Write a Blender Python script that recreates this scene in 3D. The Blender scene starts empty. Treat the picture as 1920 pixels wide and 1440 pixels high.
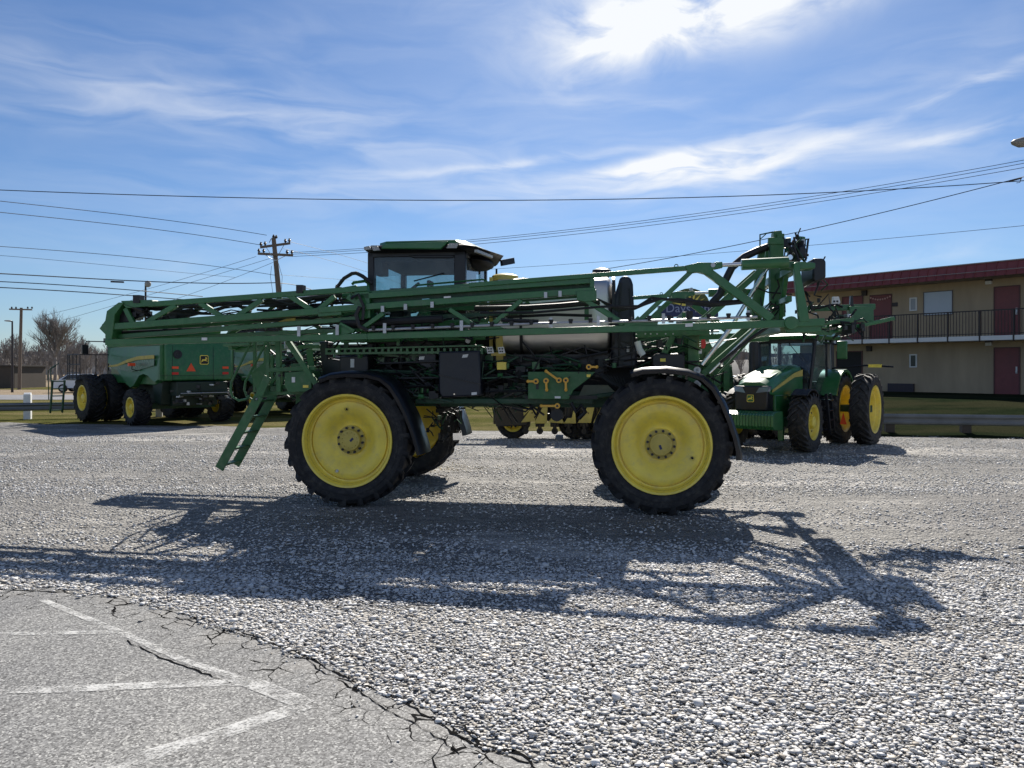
import bpy, bmesh, math, random
import numpy as np
from mathutils import Vector, Matrix
R = math.radians
sc = bpy.context.scene
col = sc.collection
rng = random.Random(7)

# ------------------------------------------------------------------ camera, sky, sun, exposure
F, CX, HY, H = 1440.0, 960.0, 690.0, 1.94
cd = bpy.data.cameras.new('camera'); cam = bpy.data.objects.new('camera', cd); col.objects.link(cam)
cam.location = (0, 0, H); cam.rotation_euler = (R(90), 0, 0)
cd.sensor_width = 36; cd.lens = 36 * F / 1920; cd.shift_y = -(720 - HY) / 1920
cd.clip_start = 0.1; cd.clip_end = 6000
sc.camera = cam
SUN_AZ, SUN_EL = 10.0, 38.2
sc.view_settings.view_transform = 'Standard'; sc.view_settings.look = 'None'
sc.view_settings.exposure = 0.70; sc.view_settings.gamma = 1
sl = bpy.data.lights.new('sun', 'SUN'); sl.energy = 5.0; sl.angle = R(0.53); sl.color = (1, .94, .85)
so = bpy.data.objects.new('sun', sl); col.objects.link(so)
so.rotation_euler = (R(90 - SUN_EL), 0, R(180 - SUN_AZ)); so.location = (4, 25, 30)

def az_el(px, py):
    x, z = (px - CX) / F, (HY - py) / F
    return math.atan2(x, 1), math.atan2(z, math.hypot(x, 1))

class NT:
    def __init__(s, tree): s.t = tree; s.n = tree.nodes; s.l = tree.links
    def new(s, typ, **kw):
        n = s.n.new(typ)
        for k, v in kw.items(): setattr(n, k, v)
        return n
    def put(s, sock, v):
        if hasattr(v, 'is_output') or isinstance(v, bpy.types.NodeSocket): s.l.new(v, sock)
        else: sock.default_value = v
    def math(s, op, a, b=None, c=None, clamp=False):
        n = s.new('ShaderNodeMath', operation=op, use_clamp=clamp)
        s.put(n.inputs[0], a)
        if b is not None: s.put(n.inputs[1], b)
        if c is not None: s.put(n.inputs[2], c)
        return n.outputs[0]
    def vmath(s, op, a, b=None):
        n = s.new('ShaderNodeVectorMath', operation=op)
        s.put(n.inputs[0], a)
        if b is not None: s.put(n.inputs[1], b)
        return n
    def noise(s, vec, scale, detail=3, rough=.5, dist=0, dims='3D'):
        n = s.new('ShaderNodeTexNoise', noise_dimensions=dims)
        if vec is not None: s.put(n.inputs['Vector'], vec)
        n.inputs['Scale'].default_value = scale; n.inputs['Detail'].default_value = detail
        n.inputs['Roughness'].default_value = rough; n.inputs['Distortion'].default_value = dist
        return n.outputs[0]
    def mapping(s, vec, loc=(0, 0, 0), rot=(0, 0, 0), scale=(1, 1, 1), typ='POINT'):
        n = s.new('ShaderNodeMapping', vector_type=typ); s.put(n.inputs[0], vec)
        n.inputs['Location'].default_value = loc; n.inputs['Rotation'].default_value = rot; n.inputs['Scale'].default_value = scale
        return n.outputs[0]
    def ramp(s, fac, stops, interp='LINEAR'):
        n = s.new('ShaderNodeValToRGB'); s.put(n.inputs[0], fac); cr = n.color_ramp; cr.interpolation = interp
        while len(cr.elements) < len(stops): cr.elements.new(.5)
        for e, (p, c) in zip(cr.elements, stops):
            e.position = p; e.color = tuple(c) + (1,) if len(c) == 3 else c
        return n.outputs[0]
    def mix(s, fac, a, b, blend='MIX'):
        n = s.new('ShaderNodeMix', data_type='RGBA', blend_type=blend)
        s.put(n.inputs[0], fac)
        for i, v in ((6, a), (7, b)):
            if isinstance(v, tuple) and len(v) == 3: v = v + (1,)
            s.put(n.inputs[i], v)
        return n.outputs[2]
    def smooth(s, x, a, b):
        n = s.new('ShaderNodeMapRange', interpolation_type='SMOOTHSTEP')
        s.put(n.inputs[0], x); n.inputs[1].default_value = a; n.inputs[2].default_value = b
        return n.outputs[0]

w = bpy.data.worlds.new('World'); sc.world = w; w.use_nodes = True
T = NT(w.node_tree); w.node_tree.nodes.clear()
sky = T.new('ShaderNodeTexSky', sky_type='NISHITA', sun_disc=False)
sky.sun_elevation = R(SUN_EL); sky.sun_rotation = R(SUN_AZ)
sky.altitude = 100; sky.air_density = 1.0; sky.dust_density = 0.35; sky.ozone_density = 3.0
tc = T.new('ShaderNodeTexCoord')
D = tc.outputs['Generated']
sep = T.new('ShaderNodeSeparateXYZ'); T.put(sep.inputs[0], D)
az = T.math('ARCTAN2', sep.outputs[0], sep.outputs[1])
el = T.math('ARCSINE', sep.outputs[2])
cmb = T.new('ShaderNodeCombineXYZ'); T.put(cmb.inputs[0], az); T.put(cmb.inputs[1], el)
AE = cmb.outputs[0]
wob = T.vmath('SUBTRACT', T.new('ShaderNodeTexNoise').outputs[1], (.5, .5, .5))
wn = wob.inputs[0].links[0].from_node; T.put(wn.inputs['Vector'], AE); wn.inputs['Scale'].default_value = 6; wn.inputs['Detail'].default_value = 5
wsc = T.vmath('MULTIPLY', wob.outputs[0], (.075, .04, 0))
AEw = T.vmath('ADD', AE, wsc.outputs[0]).outputs[0]
def blob(px, py, hw, hh, rot, amp):
    a, e = az_el(px, py)
    m = T.mapping(AEw, (a, e, 0), (0, 0, R(rot)), (hw / F, hh / F, 1), 'TEXTURE')
    d = T.vmath('DOT_PRODUCT', m, m).outputs[1]
    return T.math('MULTIPLY', T.math('EXPONENT', T.math('MULTIPLY', d, -1.0)), amp)
def total(lst):
    o = lst[0]
    for x in lst[1:]: o = T.math('ADD', o, x)
    return o
fibre = T.noise(T.mapping(AEw, (0, 0, 0), (0, 0, R(-8)), (3.2, 17, 1)), 1.8, 6, .52, .9)
fibre2 = T.noise(T.mapping(AEw, (3, 1, 0), (0, 0, R(38)), (5, 26, 1)), 2.0, 5, .52, .7)
puff = T.noise(T.mapping(AEw, (7, 2, 0), (0, 0, R(20)), (5, 11, 1)), 1.6, 6, .55, .6)
thin = total([blob(380, 195, 620, 70, -2, .75), blob(1130, 192, 230, 22, -2, .5), blob(900, 350, 640, 46, 3, .8),
              blob(1500, 380, 700, 80, 4, .35), blob(1750, 275, 170, 45, -12, .45), blob(640, 60, 420, 60, 8, .28),
              blob(1560, 500, 420, 22, 3, .6), blob(1750, 120, 420, 60, 10, .4), blob(300, 480, 500, 60, 0, .35), blob(620, 250, 500, 40, -3, .35)])
streak = total([blob(930, 310, 210, 8, 6, .55), blob(1330, 268, 260, 10, 9, .35), blob(1780, 182, 240, 12, 15, .6), blob(1770, 260, 110, 9, 2, .5)])
patch = total([blob(1330, 316, 230, 32, 5, 1.0), blob(1230, 305, 160, 12, 7, .8)])
big = total([blob(1190, 42, 190, 66, 12, 1.1), blob(1130, 100, 90, 40, 30, .7), blob(1400, 15, 280, 50, 6, .9), blob(1300, -200, 420, 140, 0, 1.2)])
gen = T.math('MULTIPLY', T.smooth(T.noise(T.mapping(D, (0, 0, 0), (0, 0, 0), (1.5, 1.5, 5)), 2.0, 6, .6, .5), .52, .85), .08)
c1 = T.math('MULTIPLY', thin, T.smooth(fibre, .22, .85))
c2 = T.math('MULTIPLY', streak, T.smooth(fibre, .2, .6))
c3 = T.math('MULTIPLY', patch, T.smooth(fibre2, .2, .66))
c4 = T.math('MULTIPLY', big, T.smooth(puff, .22, .72))
back_fill = T.math('MULTIPLY', T.smooth(T.math('MULTIPLY', sep.outputs[1], -1.0), -.05, .55), T.smooth(T.noise(T.mapping(D, (4, 2, 1), (0, 0, 0), (1.5, 1.5, 4)), 1.4, 6, .6, .5), .25, .7))  # unseen bright clouds behind the camera, added to lift shaded faces
low = T.math('MULTIPLY', T.math('EXPONENT', T.math('MULTIPLY', T.math('MAXIMUM', el, 0.0), -11.0)), .12)
cloud = T.math('MINIMUM', total([T.math('MULTIPLY', c1, .50), T.math('MULTIPLY', c2, .80), T.math('MULTIPLY', c3, .92), c4, gen, low, T.math('MULTIPLY', back_fill, .32)]), 1.0)
SKY_S = 0.047
tint = T.mix(1.0, sky.outputs[0], (.72, .94, 1.22), 'MULTIPLY')
bg1 = T.new('ShaderNodeBackground'); T.put(bg1.inputs[0], tint); bg1.inputs[1].default_value = SKY_S
bg2 = T.new('ShaderNodeBackground'); bg2.inputs[0].default_value = (.93, .96, 1, 1); bg2.inputs[1].default_value = .62
mx = T.new('ShaderNodeMixShader'); T.put(mx.inputs[0], cloud); T.l.new(bg1.outputs[0], mx.inputs[1]); T.l.new(bg2.outputs[0], mx.inputs[2])
wo = T.new('ShaderNodeOutputWorld'); T.l.new(mx.outputs[0], wo.inputs[0])

# ------------------------------------------------------------------ materials
MATS = {}
def mat(name, color, rough=.5, metal=0.0, var=.0, vscale=3.0, spec=.5, coat=0.0, bump=0.0, bscale=40.0, dust=0.0, stretch=(1, 1, 1)):
    if name in MATS: return MATS[name]
    m = bpy.data.materials.new(name); m.use_nodes = True
    t = NT(m.node_tree); p = m.node_tree.nodes['Principled BSDF']
    p.inputs['Roughness'].default_value = rough; p.inputs['Metallic'].default_value = metal
    p.inputs['Specular IOR Level'].default_value = spec; p.inputs['Coat Weight'].default_value = coat
    p.inputs['Coat Roughness'].default_value = .08
    c = tuple(color) + (1,)
    co = t.new('ShaderNodeTexCoord').outputs['Object']
    co = t.mapping(co, (0, 0, 0), (0, 0, 0), stretch)
    out = c
    if var > 0:
        n = t.noise(co, vscale, 6, .6)
        lo = tuple(x * (1 - var) for x in color); hi = tuple(min(1, x * (1 + var)) for x in color)
        out = t.ramp(n, [(.3, lo), (.7, hi)])
        rr = t.math('MULTIPLY_ADD', n, .25 * (1 if metal or rough < .6 else .3), rough - .1, True); t.put(p.inputs['Roughness'], rr)
    if dust > 0:
        n2 = t.noise(co, 9, 8, .7)
        f = t.math('MULTIPLY', t.smooth(n2, .45, .75), dust)
        out = t.mix(f, out, (.30, .27, .22))
    t.put(p.inputs['Base Color'], out)
    if bump > 0:
        b = t.new('ShaderNodeBump'); b.inputs['Strength'].default_value = bump; b.inputs['Distance'].default_value = .02
        t.put(b.inputs['Height'], t.noise(co, bscale, 4, .6)); t.l.new(b.outputs[0], p.inputs['Normal'])
    MATS[name] = m
    return m
GREEN = mat('green_paint', (.021, .130, .033), .36, 0, .18, 2.5, coat=.3, dust=.12)
GREEN2 = mat('weathered_green_paint', (.040, .140, .048), .5, 0, .2, 5, dust=.2)
DGREEN = mat('dark_green_frame', (.009, .060, .024), .45, 0, .25, 5, dust=.15)
YEL = mat('yellow_paint', (.93, .70, .085), .36, 0, .12, 3, coat=.25, dust=.30)
YEL2 = mat('dusty_yellow_paint', (.55, .43, .09), .5, 0, .18, 5, dust=.3)
RUB = mat('tyre_rubber', (.016, .016, .018), .72, 0, .3, 6, spec=.35, bump=.25, bscale=60, dust=.16)
RUBD = mat('dusty_tyre_rubber', (.035, .033, .032), .75, 0, .3, 6, spec=.35, bump=.25, bscale=60, dust=.30)
BLK = mat('black_plastic', (.009, .009, .012), .36, 0, .3, 4, dust=.02)
GBLK = mat('gloss_black_plastic', (.007, .008, .012), .30, 0, .2, 4, spec=.4, coat=.15)
NAVY = mat('dark_poly_tank', (.011, .014, .024), .38, 0, .25, 2, dust=.03)
HOSE = mat('black_hose', (.012, .012, .013), .5)
STEEL = mat('stainless_steel', (.63, .61, .565), .40, 1.0, .06, 2, stretch=(.4, 6, 6), bump=.03, bscale=8)
CHR = mat('chrome_rod', (.72, .72, .72), .15, 1.0)
GALV = mat('galvanised_steel', (.50, .51, .52), .45, .85, .2, 7, dust=.1)
WHT = mat('white_label', (.75, .75, .73), .5)
WLT = mat('lamp_lens', (.72, .72, .70), .2, 0, .15, 40)
RED = mat('red_lens', (.62, .02, .012), .3)
ORG = mat('orange_reflector', (.90, .09, .02), .4)
LEV = mat('lever_orange_yellow', (.75, .40, .045), .4)
WOOD = mat('weathered_pole_wood', (.17, .13, .10), .85, 0, .35, 6, stretch=(6, 6, .6), bump=.3)
BARK = mat('bare_bark', (.22, .20, .185), .9, 0, .3, 4)
BARKF = mat('woods_bark', (.21, .195, .185), .9, 0, .3, 1)
WIRE = mat('wire_black', (.03, .035, .045), .6)
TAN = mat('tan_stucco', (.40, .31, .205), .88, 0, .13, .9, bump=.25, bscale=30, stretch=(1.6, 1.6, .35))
MAROON = mat('maroon_door_paint', (.19, .052, .054), .5, 0, .12, 3)
ROOFR = mat('red_metal_roof', (.20, .045, .042), .45, 0, .12, 2)
CREAM = mat('white_trim', (.70, .70, .68), .5, 0, .06, 2)
IRON = mat('dark_iron', (.03, .022, .022), .5)
DARK = mat('dark_interior', (.012, .012, .013), .7)
BRN = mat('brown_wall', (.075, .058, .045), .85, 0, .1, 2)
WPOST = mat('white_post_paint', (.74, .74, .72), .6, 0, .1, 8)
BLUE = mat('sign_blue', (.012, .022, .10), .4)
CARW = mat('white_car_paint', (.72, .74, .76), .25, 0, coat=.8)
CARS = mat('silver_car_paint', (.36, .38, .40), .25, .5, coat=.8)
SEAT = mat('seat_fabric', (.02, .02, .022), .85)
PALE = mat('pale_planter_hopper', (.20, .22, .16), .6, 0, .15, 3, dust=.2)

def glass(name, tint, gl=.25):
    m = bpy.data.materials.new(name); m.use_nodes = True; t = NT(m.node_tree)
    for n in list(t.n): t.n.remove(n)
    tr = t.new('ShaderNodeBsdfTransparent'); tr.inputs[0].default_value = tuple(tint) + (1,)
    g = t.new('ShaderNodeBsdfGlossy'); g.inputs['Roughness'].default_value = .03; g.inputs[0].default_value = (.9, .95, 1, 1)
    lw = t.new('ShaderNodeLayerWeight'); lw.inputs[0].default_value = gl
    mxx = t.new('ShaderNodeMixShader'); t.l.new(lw.outputs['Fresnel'], mxx.inputs[0]); t.l.new(tr.outputs[0], mxx.inputs[1]); t.l.new(g.outputs[0], mxx.inputs[2])
    df = t.new('ShaderNodeBsdfDiffuse'); df.inputs[0].default_value = (.42, .43, .42, 1)
    mz = t.new('ShaderNodeMixShader'); cz = t.new('ShaderNodeTexCoord').outputs['Object']
    t.put(mz.inputs[0], t.math('MULTIPLY', t.smooth(t.noise(cz, 3.5, 6, .65), .25, .8), .22)); t.l.new(mxx.outputs[0], mz.inputs[1]); t.l.new(df.outputs[0], mz.inputs[2])
    o = t.new('ShaderNodeOutputMaterial'); t.l.new(mz.outputs[0], o.inputs[0])
    return m
GLASS = glass('tinted_cab_glass', (.50, .64, .65), .35)
GLASS2 = glass('window_glass', (.25, .3, .33), .6)
PANE = mat('curtained_window_pane', (.36, .40, .46), .08, 0, .06, .6, spec=.8)

# ------------------------------------------------------------------ mesh builder
class MB:
    def __init__(s): s.bm = bmesh.new(); s.mi = 0
    def _f(s, vs):
        try:
            f = s.bm.faces.new(vs); f.material_index = s.mi; return f
        except ValueError: return None
    def poly(s, pts): return s._f([s.bm.verts.new(p) for p in pts])
    def loft(s, rings, close=True, caps=True):
        vr = [[s.bm.verts.new(p) for p in r] for r in rings]
        n = len(vr[0])
        for a, b in zip(vr, vr[1:]):
            for i in range(n if close else n - 1):
                j = (i + 1) % n; s._f([a[i], a[j], b[j], b[i]])
        if caps and close: s._f(vr[0][::-1]); s._f(vr[-1])
        return s
    def box(s, c, d, rz=0, M=None):
        m = Matrix.Translation(c) @ Matrix.Rotation(rz, 4, 'Z') if M is None else M
        x, y, z = (k / 2 for k in d)
        a = [m @ Vector(p) for p in ((-x, -y, -z), (x, -y, -z), (x, y, -z), (-x, y, -z))]
        b = [m @ Vector(p) for p in ((-x, -y, z), (x, -y, z), (x, y, z), (-x, y, z))]
        return s.loft([a, b])
    def bx(s, x0, x1, y0, y1, z0, z1): return s.box(((x0 + x1) / 2, (y0 + y1) / 2, (z0 + z1) / 2), (abs(x1 - x0), abs(y1 - y0), abs(z1 - z0)))
    def beam(s, a, b, wd, ht, up=(0, 0, 1)):
        a, b = Vector(a), Vector(b); d = (b - a).normalized(); up = Vector(up)
        sd = d.cross(up)
        if sd.length < 1e-4: sd = d.cross(Vector((1, 0, 0)))
        sd.normalize(); u2 = sd.cross(d)
        r = [sd * wd / 2 + u2 * ht / 2, -sd * wd / 2 + u2 * ht / 2, -sd * wd / 2 - u2 * ht / 2, sd * wd / 2 - u2 * ht / 2]
        return s.loft([[a + k for k in r], [b + k for k in r]])
    def tube(s, pts, r, n=6, caps=True):
        pts = [Vector(p) for p in pts]; rings = []; up = None
        for i, p in enumerate(pts):
            d = (pts[min(i + 1, len(pts) - 1)] - pts[max(i - 1, 0)])
            if d.length < 1e-6: d = Vector((0, 0, 1))
            d.normalize()
            if up is None:
                up = d.cross(Vector((0, 0, 1)))
                if up.length < 1e-3: up = d.cross(Vector((1, 0, 0)))
            up = up - d * up.dot(d)
            if up.length < 1e-4: up = d.cross(Vector((0, 1, .3)))
            up.normalize(); sd = d.cross(up)
            rr = r[i] if isinstance(r, (list, tuple)) else r
            rings.append([p + (up * math.cos(2 * math.pi * k / n) + sd * math.sin(2 * math.pi * k / n)) * rr for k in range(n)])
        return s.loft(rings, True, caps)
    def lathe(s, prof, n=32, c=(0, 0, 0), axis='Y', caps=False):
        rings = []
        for r, a in prof:
            rg = []
            for k in range(n):
                t = 2 * math.pi * k / n; x, y = r * math.cos(t), r * math.sin(t)
                p = {'Y': (x, a, y), 'Z': (x, y, a), 'X': (a, x, y)}[axis]
                rg.append(Vector(p) + Vector(c))
            rings.append(rg)
        return s.loft(rings, True, caps)
    def prism(s, pts, y0, y1): # pts (x,z) extruded along y
        return s.loft([[(x, y0, z) for x, z in pts], [(x, y1, z) for x, z in pts]])
    def prism_x(s, pts, x0, x1):
        return s.loft([[(x0, y, z) for y, z in pts], [(x1, y, z) for y, z in pts]])
    def prism_z(s, pts, z0, z1):
        return s.loft([[(x, y, z0) for x, y in pts], [(x, y, z1) for x, y in pts]])
    def ell(s, c, r, n=12, m=8):
        rings = []
        for i in range(m + 1):
            t = -math.pi / 2 + math.pi * i / m; k = max(math.cos(t), .02)
            rings.append([(c[0] + r[0] * k * math.cos(2 * math.pi * j / n), c[1] + r[1] * k * math.sin(2 * math.pi * j / n), c[2] + r[2] * math.sin(t)) for j in range(n)])
        return s.loft(rings)
    def build(s, name, mats, parent=None, loc=None, smooth=38, bevel=0, rot=None):
        if not isinstance(mats, (list, tuple)): mats = [mats]
        bm = s.bm; bmesh.ops.recalc_face_normals(bm, faces=bm.faces)
        if smooth:
            t = R(smooth)
            for f in bm.faces: f.smooth = True
            for e in bm.edges:
                if len(e.link_faces) != 2 or e.calc_face_angle(0) > t: e.smooth = False
        me = bpy.data.meshes.new(name); bm.to_mesh(me); bm.free()
        for m in mats: me.materials.append(m)
        o = bpy.data.objects.new(name, me); col.objects.link(o)
        if parent: o.parent = parent
        if loc is not None: o.location = loc
        if rot is not None: o.rotation_euler = rot
        if bevel:
            b = o.modifiers.new('bevel', 'BEVEL'); b.width = bevel; b.segments = 2; b.limit_method = 'ANGLE'; b.angle_limit = R(40)
        return o
def tag(o, label=None, cat=None, group=None, kind=None):
    for k, v in (('label', label), ('category', cat), ('group', group), ('kind', kind)):
        if v: o[k] = v
    return o
def empty(name, loc, rz=0, scale=1):
    o = bpy.data.objects.new(name, None); col.objects.link(o); o.location = loc; o.rotation_euler = (0, 0, rz); o.scale = (scale,) * 3
    o.empty_display_size = .2
    return o
def copy_tree(o, parent=None):
    c = o.copy(); col.objects.link(c)
    if parent: c.parent = parent
    for ch in [x for x in o.children]: copy_tree(ch, c)
    return c
def text_into(mb, body, size, place, depth=.004):
    """adds lettering; place(x, y, d) maps text plane to local space"""
    cu = bpy.data.curves.new('lettering', 'FONT'); cu.body = body; cu.size = size; cu.align_x = 'CENTER'; cu.resolution_u = 3
    o = bpy.data.objects.new('lettering', cu); col.objects.link(o)
    dg = bpy.context.evaluated_depsgraph_get(); dg.update()
    me = bpy.data.meshes.new_from_object(o.evaluated_get(dg))
    vs = [mb.bm.verts.new(place(v.co.x, v.co.y, depth)) for v in me.vertices]
    for p in me.polygons: mb._f([vs[i] for i in p.vertices])
    bpy.data.objects.remove(o); bpy.data.meshes.remove(me)
class Fr: # a ground frame: u along a line, v away from the camera
    def __init__(s, o, ang):
        s.o = o; s.a = ang; s.ud = (math.cos(ang), math.sin(ang)); s.vd = (-math.sin(ang), math.cos(ang))
        dx, dy = -o[0], -o[1]
        s.cu = dx * s.ud[0] + dy * s.ud[1]; s.cv = dx * s.vd[0] + dy * s.vd[1]
    def ray(s, px, py):
        x, z = (px - CX) / F, (HY - py) / F
        return x * s.ud[0] + s.ud[1], x * s.vd[0] + s.vd[1], z
    def at(s, px, py, v):
        du, dv, dz = s.ray(px, py); t = (v - s.cv) / dv
        return Vector((s.cu + du * t, v, H + dz * t))
    def atu(s, px, py, u):
        du, dv, dz = s.ray(px, py); t = (u - s.cu) / du
        return Vector((u, s.cv + dv * t, H + dz * t))
    def pts(s, lst, v): return [(p.x, p.z) for p in (s.at(a, b, v) for a, b in lst)]
def G(px, py): # ground point seen at a pixel of the photograph
    Y = F * H / (py - HY); return ((px - CX) / F * Y, Y)
def P(px, py, Y): return Vector(((px - CX) / F * Y, Y, H + (HY - py) / F * Y))
#--CUT--
# ------------------------------------------------------------------ ground and road surfaces
def ground_mat(name, build):
    m = bpy.data.materials.new(name); m.use_nodes = True; t = NT(m.node_tree); p = m.node_tree.nodes['Principled BSDF']
    co = t.new('ShaderNodeTexCoord').outputs['Object']; build(t, p, co); return m
def gravel_b(t, p, co):
    v = t.new('ShaderNodeTexVoronoi'); t.put(v.inputs['Vector'], t.mapping(co, (0, 0, 0), (0, 0, .4), (1, 1.25, 1))); v.inputs['Scale'].default_value = 27
    v2 = t.new('ShaderNodeTexVoronoi'); t.put(v2.inputs['Vector'], t.mapping(co, (.3, .2, 0), (0, 0, -.7), (1.2, 1, 1))); v2.inputs['Scale'].default_value = 62
    s = t.new('ShaderNodeSeparateColor'); t.put(s.inputs[0], v.outputs['Color'])
    s2 = t.new('ShaderNodeSeparateColor'); t.put(s2.inputs[0], v2.outputs['Color'])
    stone = t.ramp(s.outputs[0], [(0, (.20, .20, .195)), (.35, (.39, .385, .375)), (.7, (.55, .54, .525)), (1, (.72, .71, .69))])
    small = t.ramp(s2.outputs[1], [(0, (.24, .235, .23)), (.5, (.43, .42, .405)), (1, (.60, .59, .57))])
    c = t.mix(t.smooth(v.outputs['Distance'], .012, .022), stone, t.mix(.25, small, (.24, .235, .225)))
    big = t.noise(t.mapping(co, (5, 2, 0), (0, 0, R(-6)), (.16, .6, 1)), 1.0, 8, .68, .8)
    fines = t.smooth(big, .46, .72)
    mid = t.noise(t.mapping(co, (1, 2, 0), (0, 0, 0), (.5, 1.2, 1)), 1.2, 7, .65)
    tan = t.ramp(mid, [(.3, (.32, .285, .235)), (.55, (.44, .395, .33)), (.75, (.53, .48, .40))])
    tan = t.mix(.35, tan, small)
    c = t.mix(t.math('MULTIPLY', fines, .5), c, tan)
    patch = t.ramp(t.noise(co, .35, 6, .6), [(.3, (.78, .78, .80)), (.7, (1.12, 1.12, 1.10))])
    c = t.mix(1, c, patch, 'MULTIPLY')
    grit = t.ramp(t.noise(t.mapping(co, (0, 0, 0), (0, 0, 0), (1, 2.2, 1)), 3.2, 8, .78), [(.34, (.58, .57, .56)), (.5, (1.06, 1.05, 1.03)), (.66, (1.6, 1.58, 1.52))])
    c = t.mix(1, c, grit, 'MULTIPLY')
    t.put(p.inputs['Base Color'], c); p.inputs['Roughness'].default_value = .8; p.inputs['Specular IOR Level'].default_value = .35
    h = t.math('ADD', t.math('MULTIPLY', t.math('SUBTRACT', 1, t.math('MULTIPLY', v.outputs['Distance'], 26)), .02),
               t.math('MULTIPLY', t.noise(co, 9, 6, .7), .05))
    b = t.new('ShaderNodeBump'); b.inputs['Distance'].default_value = 1.0; t.put(b.inputs['Height'], h)
    t.put(b.inputs['Strength'], t.math('SUBTRACT', .9, t.math('MULTIPLY', fines, .55))); t.l.new(b.outputs[0], p.inputs['Normal'])
GRAVEL = ground_mat('crushed_gravel', gravel_b)
def asphalt_b(t, p, co):
    at = t.new('ShaderNodeAttribute', attribute_name='edge').outputs['Fac']
    v = t.new('ShaderNodeTexVoronoi'); t.put(v.inputs['Vector'], co); v.inputs['Scale'].default_value = 95
    s = t.new('ShaderNodeSeparateColor'); t.put(s.inputs[0], v.outputs['Color'])
    agg = t.ramp(s.outputs[0], [(0, (.06, .06, .06)), (.4, (.17, .17, .167)), (.8, (.265, .265, .26)), (1, (.46, .46, .44))])
    n = t.noise(co, .9, 7, .6); tone = t.ramp(n, [(.3, (.82, .82, .83)), (.7, (1.16, 1.15, 1.12))])
    c = t.mix(1, agg, tone, 'MULTIPLY')
    dn = t.noise(co, 3.2, 6, .62)
    dcol = t.vmath('ADD', co, t.vmath('MULTIPLY', t.vmath('SUBTRACT', t.new('ShaderNodeTexNoise').outputs[1], (.5, .5, .5)).outputs[0], (.25, .25, 0)).outputs[0])
    nn = [x for x in t.n if x.type == 'TEX_NOISE'][-1]; t.put(nn.inputs['Vector'], co); nn.inputs['Scale'].default_value = 3; nn.inputs['Detail'].default_value = 4
    cr = t.new('ShaderNodeTexVoronoi', feature='DISTANCE_TO_EDGE'); t.put(cr.inputs['Vector'], dcol.outputs[0]); cr.inputs['Scale'].default_value = 5.2
    width = t.math('MULTIPLY', t.math('MULTIPLY', t.math('SUBTRACT', 1, t.smooth(at, .12, .65)), t.smooth(dn, .36, .60)), .032)
    crack = t.math('LESS_THAN', cr.outputs['Distance'], width)
    dust = t.math('MULTIPLY', t.math('SUBTRACT', 1, t.smooth(at, .0, .45)), t.smooth(dn, .42, .62))
    c = t.mix(t.math('MULTIPLY', dust, .45), c, (.30, .285, .26)); c = t.mix(crack, c, (.015, .015, .015))
    st = t.smooth(t.noise(t.mapping(co, (2, 7, 0), (0, 0, .5), (1, 1.6, 1)), .8, 7, .7), .56, .72); c = t.mix(t.math('MULTIPLY', st, .35), c, (.07, .07, .072))
    t.put(p.inputs['Base Color'], c); p.inputs['Roughness'].default_value = .8; t.put(p.inputs['Specular IOR Level'], t.math('MULTIPLY', t.math('SUBTRACT', 1, crack), .4))
    b = t.new('ShaderNodeBump'); b.inputs['Distance'].default_value = .006; b.inputs['Strength'].default_value = .9
    t.put(b.inputs['Height'], t.math('SUBTRACT', s.outputs[1], t.math('MULTIPLY', crack, 2))); t.l.new(b.outputs[0], p.inputs['Normal'])
ASPH = ground_mat('worn_asphalt', asphalt_b)
def paint_b(t, p, co):
    n = t.noise(co, 7, 8, .75); n2 = t.noise(co, 60, 3, .6)
    p.inputs['Base Color'].default_value = (.62, .62, .60, 1); p.inputs['Roughness'].default_value = .8
    t.put(p.inputs['Alpha'], t.math('MULTIPLY', t.smooth(t.math('ADD', t.math('MULTIPLY', n, .7), t.math('MULTIPLY', n2, .35)), .44, .64), .8))
PAINT = ground_mat('worn_white_paint', paint_b)
def grass_b(lo, hi, dry):
    def f(t, p, co):
        n = t.noise(co, 1.6, 8, .7); n2 = t.noise(t.mapping(co, (0, 0, 0), (0, 0, 0), (.15, .5, 1)), 1, 4, .5); n3 = t.noise(co, 30, 3, .6)
        c = t.ramp(n, [(.3, lo), (.7, hi)]); c = t.mix(t.math('MULTIPLY', t.smooth(n2, .42, .6), .55), c, dry)
        c = t.mix(1, c, t.ramp(n3, [(.3, (.6, .6, .6)), (.7, (1.3, 1.3, 1.3))]), 'MULTIPLY')
        t.put(p.inputs['Base Color'], c); p.inputs['Roughness'].default_value = 1; p.inputs['Specular IOR Level'].default_value = 0
        b = t.new('ShaderNodeBump'); b.inputs['Distance'].default_value = .06; b.inputs['Strength'].default_value = .8
        t.put(b.inputs['Height'], t.noise(co, 14, 6, .7)); t.l.new(b.outputs[0], p.inputs['Normal'])
    return f
GRASS_SHADE = ground_mat('shade_toned_grass', grass_b((.010, .016, .009), (.024, .032, .016), (.045, .042, .024)))  # bank grass darkened so its colour carries the shade lying there
GRASSY = ground_mat('yellowed_grass', grass_b((.05, .062, .020), (.12, .112, .040), (.20, .165, .085)))
DIRT = ground_mat('bare_dirt', grass_b((.22, .17, .12), (.34, .28, .20), (.30, .25, .19)))
ROADM = mat('road_asphalt', (.16, .16, .165), .8, 0, .12, .5)

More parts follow.
